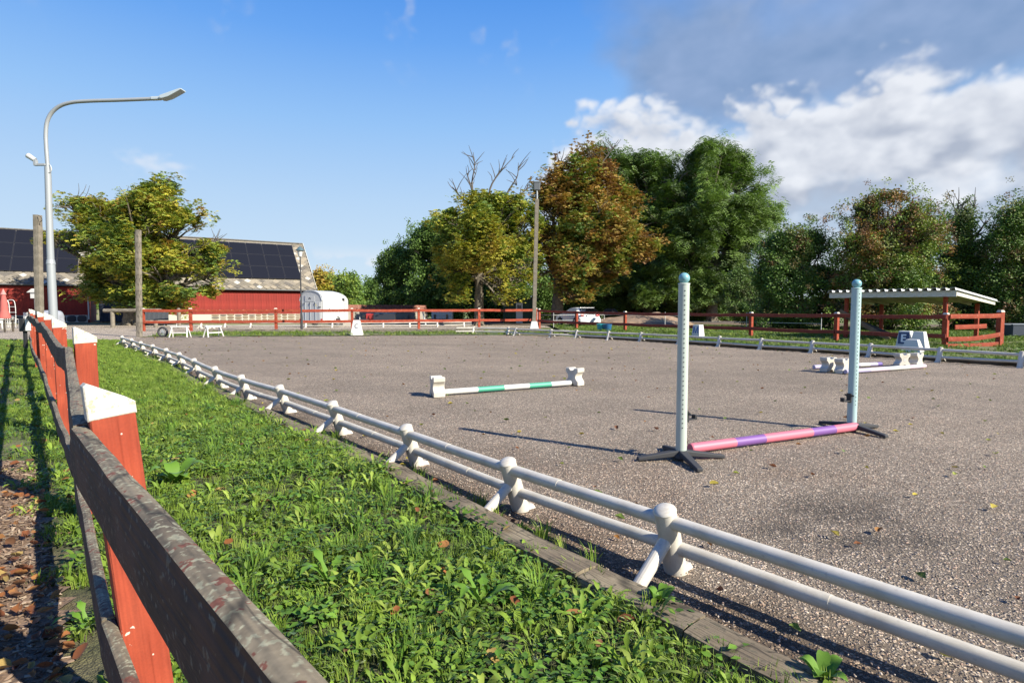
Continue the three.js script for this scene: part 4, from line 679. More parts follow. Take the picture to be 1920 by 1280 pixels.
function barn(name, label, E, u, Lw, o) {
  // E: eave corner, u: unit vector along the eave; the house lies on the side n (away from the camera)
  const n = V(u.z, 0, -u.x); if (n.z > 0) n.negate();
  const b = thing(name, label, 'barn', E.clone().setY(0)); const turn = Math.atan2(-u.z, u.x), up = V(0, 1, 0);
  const P = (s, t, y) => V(E.x + u.x * s + n.x * t, y, E.z + u.z * s + n.z * t);
  const eh = o.eave, rh = o.ridge, run = o.run, slope = V(n.x * run, rh - eh, n.z * run), SL = slope.length(), sd = slope.clone().normalize(), nrm = u.clone().cross(sd); if (nrm.y < 0) nrm.negate();
  const R = (s, l, off = 0) => P(s, 0, eh).addScaledVector(sd, l).addScaledVector(nrm, off);
  const basis = (X, Y, Z, pos) => new THREE.Matrix4().makeBasis(X, Y, Z).setPosition(pos);
  const w0 = 0.35, base = o.plinth;
  // core walls and roof slab
  const core = wpart(b, 'wall', (() => { const g = box(Lw - 0.3, eh + 0.25, run * 2 - 0.9); g.rotateY(turn); const c = P(Lw / 2, run, (eh + 0.25) / 2); return g.translate(c.x, c.y, c.z); })(), boardVar[0]);
  { const gb = prism([[-run + 0.46, 0], [run - 0.46, 0], [0, rh - eh - 0.55]], Lw - 0.32); gb.applyMatrix4(basis(n.clone(), up, n.clone().cross(up), P(Lw / 2, run, eh + 0.25))); wpart(core, 'gable', boxUV(gb), boardVar[0]); }
  const roof = wpart(b, 'roof', (() => { const g = boxUV(new THREE.BoxGeometry(Lw, 0.14, SL)); const g2 = g.clone(), c = R(Lw / 2, SL / 2, -0.09); g.applyMatrix4(basis(u, nrm, u.clone().cross(nrm), c)); const m = V(-sd.x, sd.y, -sd.z), n2 = V(-nrm.x, nrm.y, -nrm.z), c2 = P(Lw / 2, run * 1.5, (eh + rh) / 2).addScaledVector(n2, -0.09); g2.applyMatrix4(basis(u, n2, u.clone().cross(n2), c2)); return merge([g, g2]); })(), M.slate);
  wpart(roof, 'ridge_cap', beam(P(0, run, rh + 0.02), P(Lw, run, rh + 0.02), 0.3, 0.12, 0.03), slateVar[1]);
  wpart(roof, 'fascia', beam(P(0, -0.02, eh - 0.14), P(Lw, -0.02, eh - 0.14), 0.03, 0.16), M.rubber);
  wpart(roof, 'gutter', tube(P(0.02, -0.1, eh - 0.1), P(Lw - 0.02, -0.1, eh - 0.1), 0.06, 0.06, 10), std([0.12, 0.12, 0.12], 0.5));
  for (const s of o.verges ?? []) wpart(roof, 'verge_board', beam(R(s, -0.05, 0.02), R(s, SL, 0.02), 0.04, 0.2, 0.003, nrm), M.whiteWood);
  // slates, lozenges laid in overlapping rows where the panels leave the roof bare
  const a = o.slate ?? 0.46, lo = new THREE.BufferGeometry(), hw = a * 0.62, hl = a * 0.62, th = 0.022;
  { const q = [[0, -hl], [hw, 0], [0, hl], [-hw, 0]], g = prism(q, th); lo.copy(g); lo.rotateX(0); boxUV(lo); }
  let cnt = 0;
  for (const [s0, s1, l0, l1] of o.bare) for (let r = 0, l = l0; l < l1; r++, l += hl * 0.92) for (let s = s0 + (r % 2 ? hw : 0); s < s1; s += hw * 2.02) {
    if (cnt++ > 295) break; const m = part(roof, 'slate', lo, rnd() < (o.pale ?? 0.05) ? slatePale : pick(slateVar));
    const pos = R(s, l, 0.02 + (r % 3) * 0.006 + rr(0, 0.008)), X = u.clone(), Yd = sd.clone().addScaledVector(nrm, -0.06).normalize(), Z = X.clone().cross(Yd).normalize(); if (Z.dot(nrm) < 0) Z.negate();
    m.matrixAutoUpdate = true; const mat = basis(X, Z.clone().cross(X), Z, pos.sub(b.position)); mat.decompose(m.position, m.quaternion, m.scale);
  }
  // solar panels, each in its frame
  const pw = o.pw, pl = o.pl, pg = box(pw - 0.03, 0.035, pl - 0.03), fg = merge([mv(box(pw - 0.004, 0.03, 0.025), 0, 0, pl / 2 - 0.016), mv(box(pw - 0.004, 0.03, 0.025), 0, 0, -pl / 2 + 0.016), mv(box(0.025, 0.03, pl - 0.06), pw / 2 - 0.016, 0, 0), mv(box(0.025, 0.03, pl - 0.06), -pw / 2 + 0.016, 0, 0)]);
  for (let r = 0; r < o.rows; r++) for (let c = 0; c < o.cols; c++) {
    const pos = R(o.ps + (c + 0.5) * (pw + 0.025), o.plo + (r + 0.5) * (pl + 0.025), 0.14), m = part(b, 'solar_panel', pg, panelM), mat = basis(u, nrm, u.clone().cross(nrm), pos.sub(b.position)); mat.decompose(m.position, m.quaternion, m.scale); part(m, 'panel_frame', fg, panelFrame, V(0, 0.005, 0));
  }
  // upright boards with battens
  const bw = 0.25; for (let s = o.wall[0], i = 0; s < o.wall[1] - 0.05; s += bw, i++) {
    const g = merge([mv(box(bw - 0.012, eh - 0.3 - base, 0.025), 0, 0, 0), mv(box(0.05, eh - 0.3 - base, 0.022), bw / 2, 0, 0.022)]), c = P(s + bw / 2, w0 - 0.04, (eh - 0.3 + base) / 2), m = part(b, 'wall_board', boxUV(g), boardVar[i % 3], c.sub(b.position), turn + (u.x < 0 ? Math.PI : 0));
  }
  // stone footing in pale mortar
  wpart(b, 'footing', (() => { const g = box(o.wall[1] - o.wall[0], base, 0.12); g.rotateY(turn); const c = P((o.wall[0] + o.wall[1]) / 2, w0 - 0.02, base / 2); return g.translate(c.x, c.y, c.z); })(), o.mortar ?? std([0.45, 0.42, 0.36], 0.95));
  for (let s = o.stones[0]; s < o.stones[1]; ) { const w = rr(o.sw[0], o.sw[1]); for (let k = 0, y = 0.04; y < base - 0.1; k++) { const h = o.sh ? o.sh : rr(0.2, 0.3); const g = new THREE.IcosahedronGeometry(0.5, 1), p = g.attributes.position; for (let i = 0; i < p.count; i++) { const q = V(p.getX(i), p.getY(i), p.getZ(i)); const e = 1 / Math.pow(Math.abs(q.x * 2) ** 4 + Math.abs(q.y * 2) ** 4 + Math.abs(q.z * 2) ** 4, 0.25); p.setXYZ(i, q.x * e * (w - 0.07) , q.y * e * (h - 0.05), q.z * e * 0.1); } g.computeVertexNormals(); part(b, 'stone', g, o.stoneMat ?? pick(stoneVar), P(s + w / 2, w0 - 0.085, y + h / 2).sub(b.position), turn); y += h; } s += w; }
  return { b, P, R, turn, u, n };
}
// long barn on the right, receding; measured from its eave corner behind the trailer
const barnR = barn('barn', 'long red board barn with solar panels and stone footing behind the horse trailer', V(-21.3, 0, -62.2), V(-0.84, 0, 0.545).normalize(), 17.5, { eave: 3.35, ridge: 8.85, run: 6.0, plinth: 0.75, verges: [-0.02], wall: [0.3, 17], stones: [0.4, 10], sw: [0.45, 0.8], pw: 1.62, pl: 1.98, rows: 3, cols: 9, ps: 1.3, plo: 1.55, pale: 0.07, slate: 0.55, bare: [[0.2, 17.2, 0.3, 1.55], [0.25, 1.3, 1.55, 7.9]] });
const barnL = barn('barn', 'red board barn with solar panels and dark arched stones along its foot, left of the tree', V(-40.2, 0, -54.3), V(-0.84, 0, 0.545).normalize(), 22, { eave: 3.62, ridge: 9.0, run: 5.6, plinth: 0.72, wall: [0.25, 20], stones: [0.3, 12], sw: [0.75, 0.8], sh: 0.66, stoneMat: std([0.05, 0.05, 0.055], 0.9), mortar: std([0.36, 0.36, 0.345], 0.9), pw: 1.62, pl: 1.98, rows: 3, cols: 11, ps: 0.9, plo: 1.5, slate: 0.5, pale: 0.02, bare: [[0.2, 16, 0.25, 1.5], [0.2, 0.9, 1.5, 7.4]] });
barnL.b.userData.label = 'red board barn with solar panels and dark foot stones behind the street lamp';
// white downpipe at the left barn's corner
wpart(barnL.b, 'downpipe', tube(barnL.P(0.15, 0.1, 0.3), barnL.P(0.15, 0.1, 3.4), 0.06, 0.06, 10), M.white);
// navy doors under grey boards between the barns
{
  const d = 55.5, A = D(185, 600, d).setY(0), B = D(318, 600, d).setY(0), o = thing('barn_annex', 'grey board annex with navy sliding doors behind the tree trunk', 'barn', A.clone());
  const L = B.x - A.x, navy = wood(grainT(691, [0.018, 0.025, 0.045], [0.03, 0.04, 0.065]), 1.2);
  part(o, 'wall', mv(box(L, 3.6, 4), L / 2, 1.8, -2.1), M.grey);
  for (let i = 0; i < L / 0.3 - 1; i++) part(o, 'wall_board', mv(box(0.28, 1.2, 0.03), 0, 0, 0), M.grey, V(0.16 + i * 0.3, 3.05, -0.08));
  for (let i = 0; i < 2; i++) { const dr = part(o, 'door', box(L / 2 - 0.1, 2.4, 0.07), navy, V(L * (0.25 + 0.5 * i), 1.25, -0.02)); for (let k = 0; k < 8; k++) part(dr, 'door_board', box(L / 16 - 0.04, 2.34, 0.03), navy, V((k - 3.5) * (L / 16 - 0.012), 0, 0.05)); part(dr, 'door_rail', box(L / 2 - 0.15, 0.1, 0.03), navy, V(0, 0.9, 0.085)); }
  const rg = prism([[-2.4, 0], [2.4, 0], [0, 2.6]], L + 0.2); rg.rotateY(Math.PI / 2); rg.translate(L / 2, 3.6, -2.2); part(o, 'roof', boxUV(rg), M.slate);
}
// ---------------------------------------------------------------- horse trailer
{
  const d = 42.5, c = D(584, 606, d).setY(0), o = thing('horse_trailer', 'white two-horse trailer with closed ramp parked in front of the long barn', 'trailer', c.clone(), undefined, -0.33);
  const W = 1.02, wm = std([0.47, 0.475, 0.47], 0.4), gr = std([0.33, 0.36, 0.39], 0.5);
  // local +z looks to the camera (rear); body goes to -z
  const sec = (k, w = W) => { const a = []; const y0 = 0.42, y1 = 1.95, y2 = 2.72; a.push([-w, y0], [w, y0], [w, y1]); for (let i = 0; i <= 12; i++) { const t = i / 12 * Math.PI; a.push([Math.cos(t) * w * (Math.abs(Math.cos(t)) > 0.6 ? 1 : 0.98), y1 + Math.pow(Math.sin(t), 0.75) * (y2 - y1) * k]); } a.push([-w, y1]); return a; };
  const hull = (() => { const secs = [[0, 1, 1], [-0.25, 1.0, 1.0], [-2.3, 1.0, 1], [-2.75, 0.93, 0.99], [-3.1, 0.78, 0.96], [-3.3, 0.55, 0.9]], pos = [], idx = []; const N = sec(1).length; secs.forEach(([z, k, w]) => sec(k, W * w).forEach(([x, y]) => pos.push(x, y, z))); for (let s = 0; s < secs.length - 1; s++) for (let i = 0; i < N; i++) { const a = s * N + i, b2 = s * N + (i + 1) % N, c2 = a + N, d2 = b2 + N; idx.push(a, c2, b2, b2, c2, d2); } const t0 = (secs.length - 1) * N; for (let i = 1; i < N - 1; i++) idx.push(t0, t0 + i + 1, t0 + i); for (let i = 1; i < N - 1; i++) idx.push(0, i, i + 1); const g = new THREE.BufferGeometry(); g.setAttribute('position', new THREE.Float32BufferAttribute(pos, 3)); g.setIndex(idx); return toCreasedNormals(g.toNonIndexed(), 0.6); })();
  hull.computeBoundingBox(); wm.side = THREE.DoubleSide; part(o, 'body', hull, wm);
  const rear = prism(sec(0.9, W * 0.93).map(([x, y]) => [x, y - 0.02]), 0.06, 0.015, 1); part(o, 'rear_frame', rear, std([0.44, 0.445, 0.445], 0.4), V(0, 0.02, 0.04));
  const awn = part(o, 'roof_hood', path([V(-W * 0.98, 1.95, 0.06), V(-W * 0.8, 2.42, 0.07), V(-W * 0.35, 2.66, 0.08), V(W * 0.35, 2.66, 0.08), V(W * 0.8, 2.42, 0.07), V(W * 0.98, 1.95, 0.06)], 0.035, 8, 30), gr);
  const ramp = part(o, 'ramp', box(1.72, 1.42, 0.05, 0.015), wm, V(0, 1.13, 0.1)); for (const x of [-0.46, 0, 0.46]) part(ramp, 'ramp_strut', box(0.06, 1.4, 0.03, 0.006), gr, V(x, 0, 0.035)); for (const x of [-0.5, 0, 0.46]) part(ramp, 'hinge', box(0.05, 0.16, 0.04), M.black, V(x, 0.62, 0.05));
  const up = part(o, 'upper_door', box(0.86, 0.42, 0.03, 0.01), wm, V(-0.05, 2.1, 0.09)); part(up, 'door_seam', merge([mv(box(0.92, 0.025, 0.012), 0, 0.21, -0.002), mv(box(0.92, 0.025, 0.012), 0, -0.21, -0.002), mv(box(0.025, 0.42, 0.012), 0.45, 0, -0.002), mv(box(0.025, 0.42, 0.012), -0.45, 0, -0.002)]), gr);
  { const em = []; for (let i = 0; i <= 10; i++) { const t = Math.PI * i / 10; em.push([Math.cos(t) * 0.1, Math.sin(t) * 0.12]); } for (let i = 10; i >= 0; i--) { const t = Math.PI * i / 10; em.push([Math.cos(t) * 0.045, Math.sin(t) * 0.06]); } part(up, 'emblem', prism(em, 0.01), M.black, V(0.0, -0.03, 0.022)); }
  part(o, 'yellow_sticker', box(0.12, 0.16, 0.008), std([0.54, 0.42, 0.06], 0.5), V(0.47, 1.62, 0.13));
  for (const [x, y] of [[-0.86, 1.52], [0.86, 1.5]]) part(o, 'latch', box(0.24, 0.04, 0.05, 0.01), M.black, V(x, y, 0.14));
  for (const x of [-0.95, 0.95]) part(o, 'tail_light', box(0.13, 0.2, 0.05, 0.015), std([0.45, 0.03, 0.03], 0.3), V(x, 0.52, 0.09));
  for (const s of [-1, 1]) { const fd = new THREE.TorusGeometry(0.36, 0.06, 8, 20, Math.PI); fd.rotateY(Math.PI / 2); part(o, 'mudguard', mv(fd, s * (W + 0.05), 0.42, -1.7), wm); const tw = new THREE.CylinderGeometry(0.31, 0.31, 0.19, 24); tw.rotateZ(Math.PI / 2); const wh = part(o, 'wheel', tw, M.rubber, V(s * (W + 0.02), 0.31, -1.7)); const rim = new THREE.CylinderGeometry(0.18, 0.18, 0.2, 20); rim.rotateZ(Math.PI / 2); part(wh, 'rim', rim, M.steel); }
  part(o, 'side_window', box(0.02, 0.24, 0.3, 0.008), M.black, V(W * 0.985, 2.05, -2.55)); part(o, 'seam', box(0.012, 0.03, 2.9), gr, V(W + 0.004, 1.78, -1.5)); part(o, 'side_door', merge([mv(box(0.014, 1.25, 0.03), 0, 0, 0.32), mv(box(0.014, 1.25, 0.03), 0, 0, -0.32)]), gr, V(W + 0.004, 1.14, -2.35)); part(o, 'side_latch', box(0.04, 0.24, 0.06, 0.01), M.black, V(W + 0.02, 1.25, -0.75));
  part(o, 'drawbar', merge([tube(V(-0.6, 0.5, -3.2), V(0, 0.48, -4.4), 0.05), tube(V(0.6, 0.5, -3.2), V(0, 0.48, -4.4), 0.05)]), M.steel);
}
// ---------------------------------------------------------------- silage wall and implements
{
  const d = 47, A = D(641, 603, d).setY(0), B = D(800, 601, d + 8).setY(0), o = thing('bunker_wall', 'concrete bunker wall topped with red-brown boards beside the trailer', 'wall', A.clone());
  const dir = B.clone().sub(A).normalize(), H0 = 1.15; wpart(o, 'concrete', beam(A.clone().setY(H0 / 2), B.clone().setY(H0 / 2), 0.22, H0), M.concrete);
  const brick = wood(grainT(731, [0.20, 0.075, 0.05], [0.28, 0.12, 0.085], { chip: 0.74, chipColor: [0.4, 0.33, 0.27] }), 1); for (let k = 0; k < 2; k++) for (let i = 0; i < 3; i++) { const a = A.clone().lerp(B, i / 3).setY(H0 + 0.14 + k * 0.255), b = A.clone().lerp(B, (i + 1) / 3 - 0.006).setY(H0 + 0.14 + k * 0.255 - (i === 2 ? 0.04 : 0)); wpart(o, 'board', wonkyBeam(a, b, 0.06, 0.245, 0.02, 250 + i + k * 4), brick); }
  const rb = wpart(o, 'return_wall', beam(A.clone().setY(0.75), A.clone().add(V(-0.3, 0.75, -6)).setY(0.75), 0.2, 1.5), M.concrete);
  const t = D(722, 606, 45.5).setY(0), bk = thing('loader_bucket', 'black steel loader bucket standing in front of the bunker wall', 'bucket', t); const bg = prism([[-0.1, 0], [0.75, 0], [0.8, 0.08], [0.35, 0.95], [0.2, 1.0], [-0.1, 0.98]], 1.7, 0.02, 1); bg.rotateY(-Math.PI / 2 + 0.1); part(bk, 'shell', bg, std([0.018, 0.02, 0.024], 0.45)); part(bk, 'lip', mv(box(1.7, 0.04, 0.1), 0, 1.0, -0.15), M.steel);
  const e = D(689, 606, 45.5).setY(0), en = thing('small_engine', 'small red engine on a dark block in front of the bunker wall', 'engine', e); part(en, 'block', mv(box(0.8, 0.5, 0.6, 0.05), -0.2, 0.27, 0), M.rubber); part(en, 'housing', mv(box(0.75, 0.5, 0.5, 0.08), 0.28, 0.72, 0), std([0.35, 0.03, 0.03], 0.4)); const fw = new THREE.CylinderGeometry(0.24, 0.24, 0.1, 18); fw.rotateX(Math.PI / 2); part(en, 'flywheel', mv(fw, 0.45, 0.72, 0.3), std([0.30, 0.03, 0.025], 0.4)); part(en, 'tank', mv(box(0.3, 0.26, 0.36, 0.05), -0.25, 0.72, 0), M.black);
  const cn = thing('traffic_cone', 'small white cone against the bunker wall', 'cone', D(674.5, 606, 46).setY(0)); part(cn, 'cone_body', mv(new THREE.ConeGeometry(0.14, 0.7, 16), 0, 0.38, 0), M.white); part(cn, 'cone_foot', mv(box(0.36, 0.04, 0.36, 0.01), 0, 0.02, 0), M.white);
  const q = D(830, 604, 49).setY(0), ib = thing('water_tank', 'pale blue caged water tank in the shade under the trees', 'tank', q); part(ib, 'tank_body', mv(box(1.75, 1.0, 1.1, 0.08), 0, 0.75, 0), std([0.30, 0.38, 0.46], 0.35)); const bars = []; for (let i = 0; i < 9; i++) bars.push(mv(box(0.025, 1.05, 0.025), -0.88 + i * 0.22, 0.75, 0.57)); for (const y of [0.35, 0.75, 1.15]) bars.push(mv(box(1.8, 0.025, 0.025), 0, y, 0.59)); part(ib, 'cage', merge(bars), M.galv); part(ib, 'pallet', mv(box(1.8, 0.16, 1.15, 0.01), 0, 0.12, 0), M.grey);
  for (const [px, w] of [[815, 1.0], [838, 0.8], [766, 1.2]]) { const p = D(px, 606, 46.5).setY(0), im = thing('farm_implement', px === 766 ? 'rusty low farm implement beside the loader bucket' : px === 815 ? 'low dark harrow in front of the caged water tank' : 'small dark implement at the end of the caged water tank', 'implement', p); part(im, 'frame', mv(box(w, 0.14, 0.5, 0.02), 0, 0.45, 0), px === 766 ? std([0.12, 0.05, 0.03], 0.8) : M.rubber); for (let i = 0; i < 5; i++) part(im, 'tine', tube(V(-w / 2 + 0.1 + i * (w - 0.2) / 4, 0.42, 0.1), V(-w / 2 + 0.1 + i * (w - 0.2) / 4, 0.02, 0.2), 0.03, 0.015, 6), M.rubber); part(im, 'hitch', mv(box(0.2, 0.4, 0.1, 0.02), 0, 0.68, -0.1), M.rubber); }
  const sp = thing('leaning_post', 'pale grey post leaning beside the implements', 'post', D(796, 606, 45).setY(0)); part(sp, 'shaft', tube(V(0.1, 0, 0), V(-0.18, 1.15, -0.2), 0.07, 0.06, 10), M.galv);
}
// ---------------------------------------------------------------- green shed
{
  const d = 51, A = D(943, 604, d).setY(0), o = thing('garden_shed', 'dark green shed with a white half-glazed door in the shade', 'shed', A.clone()); const gm = wood(grainT(741, [0.02, 0.05, 0.035], [0.03, 0.065, 0.045]), 1.2);
  const L = 3.0, H = 2.15; part(o, 'wall', mv(box(L, H, 2.4), L / 2, H / 2, -1.25), gm); for (let i = 0; i < 20; i++) { if (i > 7 && i < 12) continue; part(o, 'wall_board', box(0.135, H, 0.03), gm, V(0.08 + i * 0.15, H / 2, -0.03)); }
  part(o, 'roof', mv(box(L + 0.4, 0.1, 2.9), L / 2, H + 0.06, -1.2), M.rubber); const dr = part(o, 'door', box(0.6, 1.82, 0.05, 0.006), std([0.52, 0.54, 0.56], 0.5), V(1.47, 0.95, 0)); part(dr, 'door_window', box(0.38, 0.6, 0.02), std([0.05, 0.06, 0.07], 0.1), V(0, 0.42, 0.025)); part(dr, 'door_handle', box(0.03, 0.12, 0.05), M.steel, V(0.24, -0.05, 0.04));
}
// ---------------------------------------------------------------- parked car
{
  const d = 41.8, c = D(1107, 608, d).setY(0.03), o = thing('parked_car', 'white small hatchback parked under the trees, seen from behind', 'car', c, undefined, 0.40);
  // local +z is the rear
  const paint = new THREE.MeshPhysicalMaterial({ roughness: 0.3, clearcoat: 0.8, clearcoatRoughness: 0.08 }); paint.color.setRGB(0.58, 0.585, 0.59); const glass = std([0.012, 0.016, 0.02], 0.08);
  const prof = [[0.0, 0.34], [0.02, 0.62], [-0.10, 0.86], [-0.18, 0.94], [-0.62, 1.34], [-0.72, 1.39], [-1.1, 1.43], [-1.7, 1.43], [-2.05, 1.38], [-2.85, 0.98], [-3.6, 0.86], [-3.88, 0.72], [-3.95, 0.5], [-3.9, 0.26], [-3.5, 0.22], [-0.3, 0.22]];
  const secs = 9, pos = [], idx = [], N = prof.length; for (let s = 0; s < secs; s++) { const t = s / (secs - 1) * 2 - 1; prof.forEach(([z, y]) => { const hi = smooth(0.85, 1.43, y), w = 0.87 - 0.22 * hi, edge = Math.pow(Math.abs(t), 4); pos.push(t * w, y - edge * 0.05 * (y > 1 ? 1 : 0.3), z * 1 + (z > -2 ? -1 : 1) * edge * 0.1); }); }
  for (let s = 0; s < secs - 1; s++) for (let i = 0; i < N; i++) { const a = s * N + i, b = s * N + (i + 1) % N; idx.push(a, a + N, b, b, a + N, b + N); } for (const s of [0, secs - 1]) { const q = s * N, tri = THREE.ShapeUtils.triangulateShape(prof.map((p) => new THREE.Vector2(p[0], p[1])), []); tri.forEach(([a, b, e]) => idx.push(q + a, q + b, q + e)); }
  const g = new THREE.BufferGeometry(); g.setAttribute('position', new THREE.Float32BufferAttribute(pos, 3)); g.setIndex(idx); paint.side = THREE.DoubleSide; const body = part(o, 'body', toCreasedNormals(g.toNonIndexed(), 0.7), paint);
  const bump = prism([[-0.84, 0.24], [0.84, 0.24], [0.87, 0.34], [0.86, 0.6], [-0.86, 0.6], [-0.87, 0.34]], 0.16, 0.04, 3); part(o, 'rear_bumper', bump, paint, V(0, 0.02, -0.02)); part(o, 'diffuser', box(1.3, 0.16, 0.12, 0.03), M.black, V(0, 0.27, 0.03));
  const rw = box(1.12, 0.50, 0.015); rw.rotateX(-0.83); part(o, 'rear_window', rw, glass, V(0, 1.165, -0.375)); part(o, 'roof_spoiler', box(1.2, 0.04, 0.22, 0.015), paint, V(0, 1.40, -0.58));
  for (const s of [-1, 1]) { const sw = prism([[-2.65, 0.98], [-1.95, 1.33], [-1.1, 1.37], [-0.72, 1.3], [-0.42, 1.0]], 0.012); sw.rotateY(Math.PI / 2); const m = part(o, 'side_window', sw, glass, V(s * 0.785, 0, 0)); m.rotation.z = s * 0.0; m.position.y = 0; const tl = part(o, 'tail_light', box(0.3, 0.15, 0.1, 0.03), std([0.42, 0.02, 0.025], 0.2), V(s * 0.64, 0.86, -0.06)); part(tl, 'lens', box(0.12, 0.05, 0.104, 0.01), std([0.7, 0.4, 0.4], 0.2), V(-s * 0.05, 0.0, 0.002)); part(o, 'wing_mirror', box(0.16, 0.11, 0.1, 0.03), paint, V(s * 0.94, 0.98, -2.3)); for (const z of [-0.72, -3.15]) { const tw = new THREE.CylinderGeometry(0.31, 0.31, 0.2, 24); tw.rotateZ(Math.PI / 2); const wh = part(o, 'wheel', tw, M.rubber, V(s * 0.79, 0.31, z)); const rim = new THREE.CylinderGeometry(0.21, 0.21, 0.21, 16); rim.rotateZ(Math.PI / 2); part(wh, 'rim', rim, M.steel); const ar = new THREE.TorusGeometry(0.35, 0.03, 6, 18, Math.PI); ar.rotateY(Math.PI / 2); part(o, 'wheel_arch', ar, M.black, V(s * 0.86, 0.31, z)); } }
  part(o, 'number_plate', box(0.5, 0.11, 0.012), std([0.68, 0.69, 0.68], 0.4), V(0.0, 0.82, 0.005)); const bd = part(o, 'badge', new THREE.TorusGeometry(0.035, 0.008, 6, 16), M.steel, V(0, 0.95, -0.13)); part(o, 'plate_recess', box(0.62, 0.16, 0.02, 0.005), std([0.2, 0.2, 0.2], 0.5), V(0, 0.83, -0.012));
}
// earth mound behind the car
{
  const c = D(1200, 608, 43).setY(0.0), g = new THREE.PlaneGeometry(9, 5, 50, 28); g.rotateX(-Math.PI / 2); const p = g.attributes.position, cl = []; for (let i = 0; i < p.count; i++) { const x = p.getX(i), z = p.getZ(i), r = Math.hypot(x / 4.4, z / 2.4); const y = Math.max(0, 1 - r * r) * 1.0 * (0.65 + 0.7 * fbm(x * 0.7 + 3, z * 0.7, 901, 4)) + (fbm(x * 3, z * 3, 903, 3) - 0.5) * 0.16 * (r < 1 ? 1 : 0) - (r >= 1 ? 0.03 : 0); p.setY(i, y); const k = 1.5 + fbm(x * 2, z * 2, 905, 3); cl.push(k, k * 0.92, k * 0.85); } g.setAttribute('color', new THREE.Float32BufferAttribute(cl, 3)); const uv = []; for (let i = 0; i < p.count; i++) uv.push(p.getX(i), p.getZ(i)); g.setAttribute('uv', new THREE.Float32BufferAttribute(uv, 2)); g.computeVertexNormals(); const m = single('earth_mound', g, M.soil, 'low mound of bare brown earth beside the white car', 'mound', c);
}
